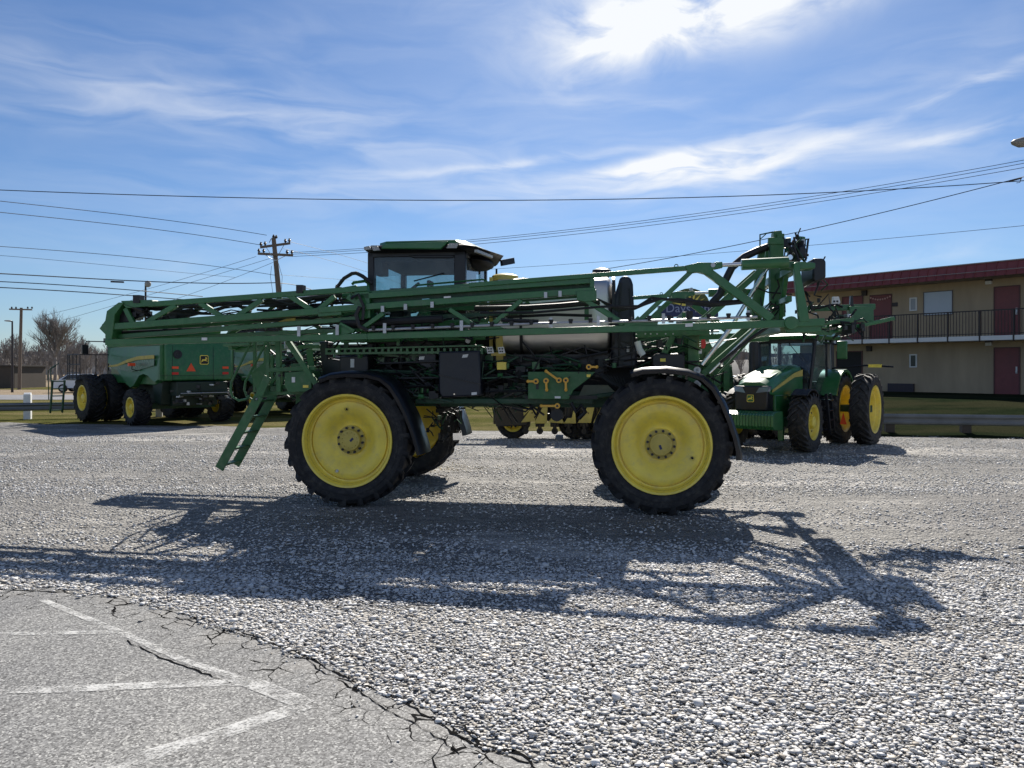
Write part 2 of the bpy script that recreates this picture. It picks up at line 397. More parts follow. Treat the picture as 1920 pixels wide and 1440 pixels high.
def sheet(name, pts, z, m, kind='structure'):
    b = MB(); b.poly([(x, y, z) for x, y in pts]); o = b.build(name, m, smooth=0); return tag(o, kind=kind)
sheet('ground', [(-900, -200), (900, -200), (900, 2500), (-900, 2500)], -.03, DIRT)
gl0, gl1 = (-18.7, 28.0), (14.7, 21.6) # guard rail line
def gy(x): return gl0[1] + (x - gl0[0]) * (gl1[1] - gl0[1]) / (gl1[0] - gl0[0])
edge = []
for i in range(121):
    x = -60 + i; edge.append((x, gy(x) - .75 + .25 * math.sin(x * 1.7) + .15 * math.sin(x * 4.1)))
sheet('gravel_lot', [(-60, -20), (60, -20)] + edge[::-1], 0, GRAVEL)
sheet('grass_verge', [(-120, gy(-120) - 4), (60, gy(60) - 4), (60, 47), (-120, 47)], -.02, GRASSY)
sheet('road', [(-300, 47.5), (300, 47.5), (300, 56), (-300, 56)], -.012, ROADM)
sheet('far_grass', [(-300, 70), (300, 70), (300, 80), (-300, 80)], -.02, GRASSY)

# asphalt apron with a ragged, cracked edge
bpx = [(-300, 1088), (-120, 1094), (0, 1100), (120, 1108), (240, 1124), (330, 1150), (430, 1182), (520, 1214), (600, 1248), (700, 1292), (780, 1332), (862, 1370), (925, 1400), (1000, 1430), (1060, 1455), (1160, 1510), (1380, 1640)]
bw = [(-30, 9.2), (-14, 7.9)] + [G(*p) for p in bpx] + [(1.6, 1.9), (2.2, -1), (2.6, -5)]
bxs = np.array([p[0] for p in bw]); bys = np.array([p[1] for p in bw])
def edge_y(x):
    return np.interp(x, bxs, bys) + .05 * np.sin(x * 9) + .03 * np.sin(x * 23 + 1) + .02 * np.sin(x * 51)
rs = np.random.RandomState(3)
xs = np.concatenate([np.arange(-30, -7, .25), np.arange(-7, 1.3, .025), np.arange(1.3, 2.6, .1)])
jit = rs.uniform(-.02, .02, len(xs))
offs = [0, .03, .07, .12, .2, .3, .45, .7, 1.2, 2.5, 6, 14]
me = bpy.data.meshes.new('asphalt_apron'); vs = []; ed = []
for x, j in zip(xs, jit):
    y = edge_y(x) + j
    for o_ in offs: vs.append((x, y - o_, .004 if o_ == 0 else .010)); ed.append(o_)
k = len(offs); fs = []
for i in range(len(xs) - 1):
    for q in range(k - 1): fs.append((i * k + q, i * k + q + 1, (i + 1) * k + q + 1, (i + 1) * k + q))
me.from_pydata(vs, [], fs); a = me.attributes.new('edge', 'FLOAT', 'POINT'); a.data.foreach_set('value', ed); me.materials.append(ASPH)
if me.polygons[0].normal.z < 0: me.flip_normals()
o = bpy.data.objects.new('asphalt_apron', me); col.objects.link(o); tag(o, kind='structure')

def strip(name, px, wid, m, z, jag=0, lab=None):
    b = MB(); pts = []
    gp = [Vector(G(*p)) for p in px]
    for a_, c_ in zip(gp, gp[1:]):
        n = max(2, int((c_ - a_).length / .05)) if jag else 1
        for i in range(n): pts.append(a_.lerp(c_, i / n))
    pts.append(gp[-1]); L = []; Rr = []
    for i, p in enumerate(pts):
        d = (pts[min(i + 1, len(pts) - 1)] - pts[max(0, i - 1)]).normalized(); nn = Vector((-d.y, d.x))
        jx = rng.uniform(-jag, jag); ww = wid * (rng.uniform(.25, 1.3) if jag else 1)
        p2 = p + nn * jx; L.append((*(p2 + nn * ww / 2), z)); Rr.append((*(p2 - nn * ww / 2), z))
    b.loft([[l, r_] for l, r_ in zip(L, Rr)], close=False)
    return tag(b.build(name, m, smooth=0), kind='structure')
for px, wd in (([(-260, 1300), (100, 1297), (300, 1288), (470, 1283)], .10), ([(470, 1283), (575, 1325)], .13), ([(575, 1325), (430, 1375), (250, 1430), (60, 1490)], .13),
               ([(-200, 1196), (120, 1190), (225, 1188)], .07), ([(80, 1128), (225, 1188), (340, 1240), (470, 1283)], .06), ([(60, 1372), (105, 1362)], .05)):
    strip('parking_line', px, wd, PAINT, .0142)
CRK = mat('crack_black', (.012, .012, .012), 1.0, spec=0)
for px, wd in (([(-50, 1105), (190, 1117), (400, 1168), (560, 1228), (640, 1270), (760, 1322), (830, 1364), (880, 1398), (990, 1437)], .016), ([(236, 1204), (300, 1236), (370, 1262), (432, 1283)], .013),
               ([(640, 1282), (745, 1345), (830, 1392), (860, 1420)], .010), ([(560, 1228), (600, 1262), (690, 1290), (800, 1330)], .012), ([(820, 1352), (870, 1366), (900, 1400), (980, 1420), (1010, 1452)], .03),
               ([(840, 1385), (815, 1425), (820, 1470)], .010), ([(330, 1160), (470, 1198), (600, 1240)], .009)):
    strip('asphalt_crack', px, wd * 1.05, CRK, .0135, .012)

# loose gravel stones, thousands of little angular rocks
def stones(n, y0, y1, smin, smax, seed, spread=1.0):
    r = np.random.RandomState(seed)
    y = np.sqrt(r.uniform(y0 ** 2, y1 ** 2, n)); x = y * r.uniform(-.86, .86, n) * spread
    ey = edge_y(x); d = y - ey
    keep = (d > -.02) | ((d > -.5) & (r.rand(n) < (.09 if smax < .02 else .03) * np.exp(d * 7))) | (r.rand(n) < .0003)
    keep |= False
    x, y, d = x[keep], y[keep], d[keep]
    # thinner where wheels have worn the gravel down to fines
    f = np.sin(y * 2.1 + .25 * x + 1.2 * np.sin(x * .35)) + .6 * np.sin(y * 5.3 - x * .4)
    pr = np.where(y > 7.5, np.clip(.75 - .45 * f, .12, 1), np.clip(1.1 - .18 * f, .6, 1))
    pr = np.where((d > 0) & (d < .35), pr * .7, pr)
    bare = np.sin(x * 1.1 + 1.7 * np.sin(y * .9)) * np.sin(y * 1.6 + 1.3 * np.sin(x * .8 + 2)) + .4 * np.sin(x * 4.3 + y * 3.1)
    pr = pr * np.where(bare > .55, .45, 1)
    pr = np.where((y > 8.7) & (y < 11.4), pr * .33, pr)
    kk = r.rand(len(x)) < pr; x, y, d = x[kk], y[kk], d[kk]; n = len(x)
    s = smin + (smax - smin) * r.beta(1.6, 3.5, n)
    t = (1 + 5 ** .5) / 2
    ico = np.array([(-1, t, 0), (1, t, 0), (-1, -t, 0), (1, -t, 0), (0, -1, t), (0, 1, t), (0, -1, -t), (0, 1, -t), (t, 0, -1), (t, 0, 1), (-t, 0, -1), (-t, 0, 1)]) / math.hypot(1, t)
    fc = np.array([(0, 11, 5), (0, 5, 1), (0, 1, 7), (0, 7, 10), (0, 10, 11), (1, 5, 9), (5, 11, 4), (11, 10, 2), (10, 7, 6), (7, 1, 8), (3, 9, 4), (3, 4, 2), (3, 2, 6), (3, 6, 8), (3, 8, 9), (4, 9, 5), (2, 4, 11), (6, 2, 10), (8, 6, 7), (9, 8, 1)])
    V = ico[None] * (1 + r.uniform(-.20, .20, (n, 12, 1)))
    V = V * (s[:, None, None] * np.stack([r.uniform(.75, 1.25, n), r.uniform(.6, 1.0, n), r.uniform(.20, .46, n)], 1)[:, None, :])
    th = r.uniform(0, 6.283, n); ti = r.normal(0, .3, n)
    c, sn = np.cos(ti)[:, None], np.sin(ti)[:, None]
    y1_, z1_ = V[..., 1] * c - V[..., 2] * sn, V[..., 1] * sn + V[..., 2] * c
    c, sn = np.cos(th)[:, None], np.sin(th)[:, None]
    X = V[..., 0] * c - y1_ * sn + x[:, None]; Y = V[..., 0] * sn + y1_ * c + y[:, None]
    Z = z1_ + (s * r.uniform(.15, .6, n) + np.where(d < 0, .012, 0))[:, None]
    co = np.stack([X, Y, Z], -1).reshape(-1, 3); fa = (fc[None] + 12 * np.arange(n)[:, None, None]).reshape(-1, 3)
    return co, fa
parts = [stones(56000, 2.6, 7.2, .010, .029, 1), stones(120000, 2.6, 8.0, .005, .013, 6), stones(900, 2.6, 9.0, .028, .044, 8), stones(62000, 7.0, 12.5, .010, .028, 2), stones(70000, 12, 22, .013, .030, 4)]
off = 0; C_, F_ = [], []
for c_, f_ in parts: C_.append(c_); F_.append(f_ + off); off += len(c_)
C_ = np.concatenate(C_); F_ = np.concatenate(F_)
me = bpy.data.meshes.new('gravel_stones'); me.vertices.add(len(C_)); me.vertices.foreach_set('co', C_.astype(np.float32).ravel())
me.loops.add(F_.size); me.loops.foreach_set('vertex_index', F_.astype(np.int32).ravel())
me.polygons.add(len(F_)); me.polygons.foreach_set('loop_start', np.arange(0, F_.size, 3, dtype=np.int32)); me.update(calc_edges=True)
def stone_b(t, p, co):
    ri = t.new('ShaderNodeNewGeometry').outputs['Random Per Island']
    c = t.ramp(ri, [(0, (.17, .165, .16)), (.05, (.30, .26, .21)), (.1, (.36, .355, .34)), (.3, (.48, .47, .455)), (.65, (.58, .57, .55)), (.9, (.72, .71, .69)), (1, (.66, .58, .46))])
    t.put(p.inputs['Base Color'], c); p.inputs['Roughness'].default_value = .62; p.inputs['Specular IOR Level'].default_value = .45
me.materials.append(ground_mat('limestone_chips', stone_b))
o = bpy.data.objects.new('gravel_stones', me); col.objects.link(o); tag(o, 'loose grey crushed stones covering the lot', 'gravel', kind='stuff')
# ------------------------------------------------------------------ wheels
def tyre_mb(Ro, rr, wd, nl, lh=.045, lw=.05, sweep=.16, side=.10, n=64):
    b = MB(); h = wd / 2
    b.lathe([(rr - .03, -h * .62), (rr + .0, -h * .80), (rr + .03, -h * .86), (rr + .06, -h * .93), (rr + .065, -h * .95), (rr + (Ro - rr) * .35, -h * .985), (rr + (Ro - rr) * .36, -h * 1.01), (rr + (Ro - rr) * .40, -h * 1.01), (rr + (Ro - rr) * .41, -h * .99), ((rr + Ro) / 2, -h * 1.0), (rr + (Ro - rr) * .62, -h * 1.0), (rr + (Ro - rr) * .63, -h * 1.02), (rr + (Ro - rr) * .66, -h * 1.0), (Ro - side, -h * .98), (Ro - lh * 1.2, -h * .86), (Ro - lh, -h * .55), (Ro - lh * .9, 0),
             (Ro - lh, h * .55), (Ro - lh * 1.2, h * .86), (Ro - side, h * .98), ((rr + Ro) / 2, h * 1.0), (rr + .03, h * .86), (rr, h * .80), (rr - .03, h * .62)], n)
    for sgn in (-1, 1):
        for i in range(nl):
            a0 = 2 * math.pi * (i + (0 if sgn < 0 else .5)) / nl
            secs = [(0.0, -.03 * wd, Ro - lh * 1.2, Ro, lw), (.35, .2 * wd, Ro - lh * 1.2, Ro, lw * 1.0), (.75, .40 * wd, Ro - lh * 1.5, Ro - .004, lw * 1.15), (1.0, .495 * wd, Ro - side * .9, Ro - lh * .35, lw * 1.3), (1.06, .505 * wd, Ro - side * 1.5, Ro - side * .7, lw * 1.2)]
            rings = []
            for s_, y, r0, r1, w_ in secs:
                a = a0 + sweep * s_; da = w_ / Ro / 2
                q = [(a - da, r0), (a + da, r0), (a + da * .8, r1), (a - da * .8, r1)]
                rings.append([(r * math.cos(t_), sgn * y, r * math.sin(t_)) for t_, r in q])
            b.loft(rings)
    return b
def rim_profile(b, prof, n=56): b.lathe(prof, n)
def bolts(b, r, y, n, rad, hgt):
    for i in range(n):
        a = 2 * math.pi * (i + .3) / n; b.lathe([(rad, y), (rad, y - hgt), (rad * .5, y - hgt)], 8, (r * math.cos(a), 0, r * math.sin(a)), caps=True)

# ------------------------------------------------------------------ the self-propelled sprayer
S = Fr((-0.142, 10.555), R(-8.1))
spr = empty('crop_sprayer', (S.o[0], S.o[1], 0), S.a)
tag(spr, 'large green high-clearance crop sprayer with folded booms parked on gravel', 'sprayer')
VM = 1.525 # middle of the machine
def A(px, py, v): return S.at(px, py, v)
def PX(b, pxs, v0, v1): return b.prism(S.pts(pxs, v0), v0, v1)
def BM(b, a, c, v, h, d=None): return b.beam(A(*a, v), A(*c, v), d or h, h)
def TB(b, pxs, v, r, n=6): return b.tube([A(p[0], p[1], v if len(p) == 2 else p[2]) for p in pxs], r, n)

def make_wheel():
    b = MB()
    rim_profile(b, [(.600, .16), (.610, -.14), (.640, -.165), (.655, -.19), (.650, -.20), (.625, -.195), (.605, -.165), (.598, -.10), (.580, -.075), (.562, -.070), (.558, -.045), (.545, -.045), (.540, -.078),
                    (.49, -.085), (.42, -.075), (.36, -.045), (.31, -.005), (.27, .02), (.235, .03), (.215, .03), (.205, .015), (.02, .015)])
    wl = b.build('wheel', YEL, spr, smooth=30)
    tyre_mb(.925, .63, .43, 22, .045, .055, .17, .10).build('tyre', RUB, wl)
    b = MB(); b.lathe([(.205, .02), (.205, -.015), (.15, -.018)], 36, caps=True); b.lathe([(.150, 0), (.150, -.07), (.143, -.085), (.12, -.088), (.02, -.088)], 36, caps=True)
    bolts(b, .11, -.088, 12, .011, .012)
    b.mi = 1; bolts(b, .178, -.016, 12, .018, .03)
    b.mi = 2; b.box((.03, -.09, .02), (.03, .004, .06), M=Matrix.Translation((.03, -.0905, .02)) @ Matrix.Rotation(.4, 4, 'Y') @ Matrix.Diagonal((1, 1, 1, 1)))
    b.build('hub', [YEL2, BLK, BLUE], wl, smooth=30)
    b = MB(); b.lathe([(.028, -.0895), (.028, -.07), (.001, -.0895)], 12, (-.19, 0, .40)); b.build('valve', BLK, wl)
    return wl
wh = make_wheel(); wh.location = (-2.15, 0, .925); wh.rotation_euler = (0, R(20), 0)
d = MB(); d.lathe([(.026, -.10), (.026, -.078), (.001, -.10)], 12, (-.02, 0, -.47)); d.build('sticker', WHT, wh)
for u, v, rz in ((2.15, 0, 0), (-2.15, 3.05, math.pi), (2.15, 3.05, math.pi)):
    c = copy_tree(wh, spr); c.location = (u, v, .925); c.rotation_euler = (0, R(rng.uniform(0, 200)), rz)
    for ch in list(c.children):
        if ch.name.startswith('sticker'): bpy.data.objects.remove(ch)

# fenders: curved strips over the wheels
def fender(pxs, th=.035):
    b = MB(); v0, v1 = -.26, .27
    c = [A(*p, -.2) for p in pxs]; rings = []
    for i, p in enumerate(c):
        dd = (c[min(i + 1, len(c) - 1)] - c[max(0, i - 1)]).normalized(); nn = Vector((-dd.z, 0, dd.x))
        if nn.z < 0 and i < 2: nn = -nn
        if i and nn.dot(pn) < 0: nn = -nn
        pn = nn
        sec = [(v0, -.06), (v0 - .012, -.015), (v0 + .03, .022), (VM * 0 + .0, .035), (v1 - .03, .022), (v1, -.06), (v1 - .02, -.06), (v1 - .05, -.005), (0, .008), (v0 + .055, -.005), (v0 + .02, -.06)]
        rings.append([Vector((p.x + nn.x * h_, vv, p.z + nn.z * h_)) for vv, h_ in sec])
    b.loft(rings); return b
fpts = [(600, 710), (622, 702), (650, 699), (690, 700), (716, 707), (735, 722), (752, 748), (768, 780), (780, 812), (788, 838), (791, 852)]
rpts = [(1182, 699), (1205, 693), (1250, 691), (1290, 696), (1318, 706), (1340, 726), (1358, 756), (1372, 790), (1382, 820), (1388, 846), (1388, 862)]
for pp in (fpts, rpts):
    f0 = fender(pp).build('fender', GBLK, spr, smooth=50)
    f1 = f0.copy(); col.objects.link(f1); f1.parent = spr; f1.scale = (1, -1, 1); f1.location = (0, 3.05, 0)
    for (qx, qy), (rx, ry) in ((pp[6], (pp[6][0] - 22, pp[6][1] - 4)), (pp[3], (pp[3][0] - 4, pp[3][1] + 14))):
        b = MB(); b.beam(A(qx, qy, .05), A(rx, ry, .42), .03, .03); b.build('fender_bracket', GALV, spr)
# chassis, axles and wheel legs
b = MB()
for v in (.95, 2.1):
    b.bx(-3.0, 3.05, v - .06, v + .06, 1.36, 1.60)
for u in (-2.9, -2.15, -1.2, -.2, .8, 1.6, 2.15, 3.0): b.bx(u - .06, u + .06, .95, 2.1, 1.38, 1.58)
for u in (-2.15, 2.15):
    b.bx(u - .14, u + .14, .28, 2.77, 1.44, 1.66)
    for v in (.36, 2.69):
        b.bx(u - .11, u + .11, v - .09, v + .09, .80, 1.75)
        b.lathe([(.17, v - .16), (.19, v - .02), (.19, v + .12), (.12, v + .15)], 20, (u, 0, .925), caps=True)
BM(b, (780, 752), (1112, 752), .45, .075, .08); BM(b, (1100, 745), (1180, 735), .6, .06)
BM(b, (480, 728), (612, 728), .5, .06); BM(b, (1180, 735), (1300, 735), .6, .08)
b.build('chassis', DGREEN, spr, bevel=.008)
# engine and dark mechanical mass under the cab
b = MB(); b.bx(-2.2, -.25, .85, 2.2, 1.6, 2.45); b.bx(-.25, 1.9, .95, 2.1, 1.6, 1.98); b.bx(-2.7, -2.2, 1.0, 2.0, 1.6, 2.3)
b.build('engine_housing', DARK, spr, bevel=.02)
def clutter(name, boxes, n, seed, dark=.8, parent=None, ln=1.0):
    r = random.Random(seed); b = MB()
    for _ in range(n):
        (x0, y0, x1, y1, v0, v1) = r.choice(boxes); v = r.uniform(v0, v1); px, py = r.uniform(x0, x1), r.uniform(y0, y1)
        k = r.random(); b.mi = 0 if k < dark else r.choice([1, 2, 3, 4, 4])
        t = r.random(); p = A(px, py, v)
        if t < .45:
            b.mi = r.choice([0, 0, 0, 2])
            q = [p + Vector((r.uniform(-.3, .3) * i * ln, r.uniform(-.05, .05), r.uniform(-.10, .10) * i)) for i in range(4)]; b.tube(q, r.uniform(.007, .018), 5)
        elif t < .75: b.box(p, (r.uniform(.03, .14), r.uniform(.03, .1), r.uniform(.03, .12)), r.uniform(0, 1))
        else: b.lathe([(r.uniform(.012, .04), 0), (r.uniform(.012, .04), .07)], 8, p, r.choice('XYZ'), True)
    return tag(b.build(name, [HOSE, GALV, DGREEN, CHR, GREEN], parent or spr), kind='stuff')
clutter('hydraulic_fittings', [(640, 665, 820, 745, .45, .85), (905, 680, 990, 745, .35, .9), (930, 674, 1180, 696, .45, .8), (1180, 640, 1300, 700, .5, 1.2), (780, 690, 825, 745, .3, .6)], 330, 5, .72)
clutter('hydraulic_fittings', [(640, 600, 930, 648, .4, .7), (520, 640, 620, 740, .5, 1.1)], 170, 6, .6)
clutter('hydraulic_fittings', [(850, 745, 1000, 770, .6, 2), (800, 760, 860, 830, 2.0, 2.6)], 60, 8, .8, None, .3)

# step rail with cut-outs, side boxes and tanks
b = MB(); BM(b, (612, 655), (906, 648), .38, .022, .10); BM(b, (612, 663), (906, 660), .38, .03, .10)
for i in range(26):
    px = 614 + i * 11.6; b.beam(A(px, 653, .38), A(px, 664, .38), .08, .035, (1, 0, 0))
b.build('step_rail', GREEN, spr)
b = MB(); PX(b, [(822, 659), (900, 657), (902, 742), (828, 746), (822, 735)], .28, .85); o = b.build('fuel_tank', NAVY, spr, bevel=.025)
b = MB(); BM(b, (823, 703), (902, 721), .275, .02, .02); b.build('tank_seam', BLK, o)
b = MB(); PX(b, [(868, 665), (878, 664), (876, 670), (866, 671)], .270, .279); b.build('decal', WHT, o)
b = MB(); b.lathe([(.012, .26), (.012, .28)], 8, A(852, 739, .27) * 1 - Vector((0, .27, 0)), caps=True); b.build('drain_plug', CHR, o)
b = MB(); PX(b, [(784, 661), (818, 660), (818, 712), (806, 700), (800, 690), (786, 684)], .42, .85); o = b.build('battery_cover', NAVY, spr, bevel=.015)
b = MB(); PX(b, [(786, 669), (796, 668), (795, 674), (785, 675)], .410, .419); b.build('decal', WHT, o)
b = MB(); PX(b, [(636, 668), (690, 666), (690, 702), (636, 702)], .45, .9); PX(b, [(598, 640), (614, 640), (614, 672), (640, 676), (640, 704), (604, 704)], .5, .75)
o = b.build('air_intake', BLK, spr, bevel=.02)
b = MB(); PX(b, [(657, 673), (664, 673), (664, 689), (657, 689)], .440, .449); b.build('decal', WHT, o)

# ladder, platform and handrails
b = MB()
for v in (-.05, .42):
    off = 0 if v < 0 else 6
    p0, p1 = A(411, 879, -.05), A(486, 742, -.05); p2 = A(502, 706, -.05)
    for pp in (p0, p1, p2): pp.y = v
    b.beam(p0, p1, .022, .135, (1, 0, .5)); b.beam(p1, p2, .022, .11, (1, 0, .5))
lad = b.build('ladder', GREEN2, spr, bevel=.004)
for i in range(6):
    t = (i + .25) / 5.6; p = A(411, 879, -.05).lerp(A(500, 712, -.05), t); b = MB(); b.bx(p.x - .06, p.x + .07, -.04, .41, p.z - .012, p.z + .012); b.build('step', GREEN2, lad)
b = MB(); b.lathe([(.03, -.075), (.03, -.05), (.001, -.075)], 10, A(481, 748, -.05) + Vector((0, .05, 0))); b.build('pivot_bolt', GALV, lad)
b = MB(); TB(b, [(471, 641), (434, 716), (432, 732), (436, 744), (448, 751), (462, 748), (468, 742)], -.06, .018, 8); b.build('handrail', GREEN2, spr)
b = MB(); TB(b, [(500, 641), (460, 716), (458, 730), (462, 742), (474, 750), (490, 742)], .42, .018, 8); b.build('handrail', GREEN2, spr)
b = MB()
BM(b, (503, 640), (503, 735), .1, .05); BM(b, (522, 640), (524, 735), .05, .07); BM(b, (505, 694), (592, 690), .02, .06); BM(b, (488, 738), (605, 735), .1, .05)
BM(b, (540, 640), (604, 736), -.02, .075); BM(b, (560, 650), (600, 650), .3, .05); BM(b, (580, 655), (585, 700), .35, .1, .02); BM(b, (505, 725), (530, 692), .12, .04)
PX(b, [(470, 700), (512, 664), (512, 745), (486, 745)], .45, .5); PX(b, [(545, 682), (575, 682), (575, 694), (545, 694)], .1, .14)
b.bx(-3.3, -2.75, .1, 2.9, 1.64, 1.70); b.bx(-3.2, -2.8, .5, 2.4, 1.3, 1.64)
for px in (478, 498): BM(b, (px, 640), (px, 735), 1.2, .05)
b.build('access_platform', GREEN2, spr, bevel=.006)
b = MB(); PX(b, [(533, 698), (584, 695), (584, 735), (540, 736), (533, 722)], -.03, .3); o = b.build('toolbox', GREEN2, spr, bevel=.012)
b = MB(); PX(b, [(547, 707), (553, 707), (553, 717), (547, 717)], -.041, -.032); b.build('decal', WHT, o)
b = MB(); b.lathe([(.02, -.04), (.02, -.02)], 8, A(526, 704, 0) , caps=True); b.build('latch', BLK, spr); b = MB(); b.bx(A(476, 718, 0).x, A(487, 718, 0).x, .40, .41, A(0, 720, 0).z, A(0, 717, 0).z); b.build('platform_decal', YEL, spr)

for q_, v_, m_ in (([(615, 730), (623, 730), (623, 736), (615, 736)], .44, YEL), ([(884, 736), (894, 735), (894, 740), (884, 741)], .27, WHT), ([(1100, 702), (1108, 702), (1106, 707), (1100, 707)], .11, YEL), ([(1238, 672), (1248, 672), (1248, 678), (1238, 678)], .49, YEL), ([(1310, 655), (1316, 655), (1316, 663), (1310, 663)], .6, WHT), ([(568, 722), (578, 722), (578, 727), (568, 727)], -.04, YEL)):
    b = MB(); PX(b, q_, v_, v_ + .009); b.build('decal', m_, spr)
# cab
cu0, cu1 = A(689, 530, .6).x, A(873, 530, .6).x; cv0, cv1 = .6, 2.45; z0, z1 = 2.55, A(760, 474, .6).z
b = MB()
def post(x0, x1, y0, y1): b.bx(x0, x1, y0, y1, z0, z1 + .02)
post(cu0, A(701, 500, .6).x, cv0, cv0 + .12); post(A(851, 500, .6).x, cu1, cv0, cv0 + .10); post(cu0, cu0 + .08, cv1 - .12, cv1); post(cu1 - .10, cu1, cv1 - .12, cv1)
b.bx(cu0, cu1, cv0 + .003, cv1 - .003, z0 - .35, z0 + .03); b.bx(cu0 + .003, cu1 - .003, cv0, cv0 + .06, z1 - .06, z1 + .04)
b.bx(cu0 + .003, cu1 - .003, cv1 - .06, cv1, z1 - .06, z1 + .04); b.bx(cu1 - .06, cu1, cv0, cv1, z1 - .05, z1 + .035)
PX(b, [(765, 478), (850, 478), (850, 484), (775, 484), (768, 481)], .59, .65)
cab = b.build('cab', BLK, spr, bevel=.012)
zt = A(760, 463, .45).z
def roofring(z, x0, x1, y0, y1, ch, xtail=0, sl=0):
    pts = [(x0 + ch, y0), (x1 - ch, y0), (x1, y0 + ch), (x1 + xtail, (y0 + y1) / 2), (x1, y1 - ch), (x1 - ch, y1), (x0 + ch, y1), (x0, y1 - ch), (x0 - .03, (y0 + y1) / 2), (x0, y0 + ch)]
    return [(x, y, z + sl * (x - x0)) for x, y in pts]
xa, xb = A(680, 465, .42).x, A(872, 460, .42).x
b = MB(); b.loft([roofring(z1 + .0, xa + .06, xb - .02, .47, 2.58, .16, .1), roofring(z1 + .03, xa, xb + .10, .41, 2.64, .14, .22), roofring(zt + .0, xa - .01, xb + .14, .40, 2.65, .14, .26), roofring(zt + .03, xa + .02, xb + .05, .43, 2.62, .14, .22)])
b.ell((xa + .25, 1.2, zt + .12), (.12, .2, .07)); b.ell((xb - .02, 1.52, z1 - .06), (.25, .55, .10))
b.build('roof_visor', mat('visor_black', (.006, .006, .008), .6, spec=.2), cab, bevel=.01, smooth=50)
b = MB(); b.bx(cu0 + .05, cu1 - .05, .68, 2.38, z1 - .12, z1 - .04); b.bx(cu0 + .06, cu0 + .2, .68, 1.0, z1 - .3, z1 - .12); b.build('headliner', mat('headliner_grey', (.10, .10, .10), .9), cab)
b = MB(); b.tube([A(776, 527, .59), A(822, 515, .58), A(832, 512, .58)], .010); b.tube([A(700, 550, .55), A(760, 546, .5), A(850, 544, .5), A(880, 549, .5)], .012); b.build('wiper', BLK, cab)
b = MB(); b.loft([roofring(zt + .02, xa + .22, xb + .02, .425, 2.625, .12, .18), roofring(zt + .09, xa + .20, xb - .02, .46, 2.59, .14, .16), roofring(zt + .115, xa + .26, xb - .25, .75, 2.30, .2, .1, .03)])
PX(b, [(714, 466), (718, 458), (840, 452), (834, 460), (826, 467)], .385, .45)
b.build('roof', GREEN, cab, smooth=50, bevel=.012)
for q in ([(695, 460), (707, 460), (712, 469), (700, 470)], [(682, 463), (692, 461), (696, 467), (683, 469)], [(843, 456), (860, 456), (855, 465), (837, 465)], [(863, 455), (890, 460), (891, 464), (862, 458)]):
    b = MB(); PX(b, q, .372, .41)
    if q[0][0] == 863: b.bm.clear(); b.mi = 0; b.beam((xb + .14, .52, zt - .07), (xb + .26, 1.15, zt - .07), .05, .04)
    b.build('work_light', mat('work_light_lens', (.34, .34, .33), .35, 0, .5, 60), cab)
b = MB(); b.beam((xb + .25, 2.2, zt - .02), (xb + .42, 2.45, zt + .05), .05, .10); b.beam((xb + .1, 2.62, z0 + .4), (xb + .1, 2.62, z1), .03, .03); b.build('mirror_arm', BLK, cab)
zb = z0 + .03
for pts in ([(A(701, 0, .6).x, .615, zb), (A(851, 0, .6).x, .615, zb), (A(851, 0, .6).x, .615, z1 - .05), (A(701, 0, .6).x, .615, z1 - .05)],
            [(cu1 - .02, .72, zb), (cu1 - .02, 2.33, zb), (cu1 - .02, 2.33, z1 - .05), (cu1 - .02, .72, z1 - .05)],
            [(cu0 + .03, .74, zb), (cu0 + .03, 2.33, zb), (cu0 + .03, 2.33, z1 - .05), (cu0 + .03, .74, z1 - .05)],
            [(cu0 + .08, cv1 - .015, zb), (cu1 - .1, cv1 - .015, zb), (cu1 - .1, cv1 - .015, z1 - .05), (cu0 + .08, cv1 - .015, z1 - .05)]):
    b = MB(); b.poly(pts); b.build('window', GLASS, cab, smooth=0)
b = MB(); uc = (cu0 + cu1) / 2
b.bx(uc + .05, uc + .65, 1.25, 1.8, 2.58, 3.0); b.bx(uc + .52, uc + .68, 1.25, 1.8, 3.0, 3.52); b.ell((uc + .60, 1.52, 3.55), (.08, .16, .10))
b.bx(cu0 + .12, cu0 + .35, 1.3, 1.75, 2.58, 3.2); b.tube([(cu0 + .35, 1.52, 3.15), (cu0 + .55, 1.52, 3.3)], .03); b.bx(uc - .05, uc + .3, 1.9, 2.2, 3.0, 3.12); b.bx(uc - .2, uc - .14, 2.0, 2.25, 3.15, 3.4); b.bx(uc + .0, cu1 - .12, cv1 - .10, cv1 - .06, z0, z0 + .72)
b.build('seat', SEAT, cab, bevel=.03)
b = MB(); b.bx(cu0 + .1, cu1 + .4, .7, 2.4, 2.0, 2.25); BM(b, (690, 612), (915, 604), .55, .10); BM(b, (700, 575), (900, 575), .55, .12); BM(b, (640, 640), (910, 634), .5, .05)
b.build('cab_base', GREEN, spr, bevel=.01)
b = MB(); TB(b, [(625, 560), (634, 536), (645, 522), (660, 513), (668, 512), (680, 518), (698, 532)], .3, .028, 8); TB(b, [(622, 575), (626, 550), (640, 526), (660, 512), (672, 514), (692, 527)], .36, .022, 8)
for i in range(14): TB(b, [(600 + i * 5, 575 - i * 1.5), (610 + i * 3, 556 + (i % 4) * 5), (630, 548 - i), (640, 540 + (i % 5) * 6)], .12 + .02 * i, .016)
b.build('hose_bundle', HOSE, spr)
b = MB(); TB(b, [(660, 533), (664, 530), (662, 530), (684, 527), (690, 531), (692, 546)], .35, .022, 8); b.build('grab_rail', GREEN, spr); b = MB(); TB(b, [(640, 542), (668, 537), (672, 542), (674, 556)], .35, .022, 8); b.build('grab_rail', GREEN, spr); b = MB(); TB(b, [(780, 535), (905, 524), (912, 527), (918, 533)], .32, .014, 6)
b.build('grab_rail', GREEN, spr)

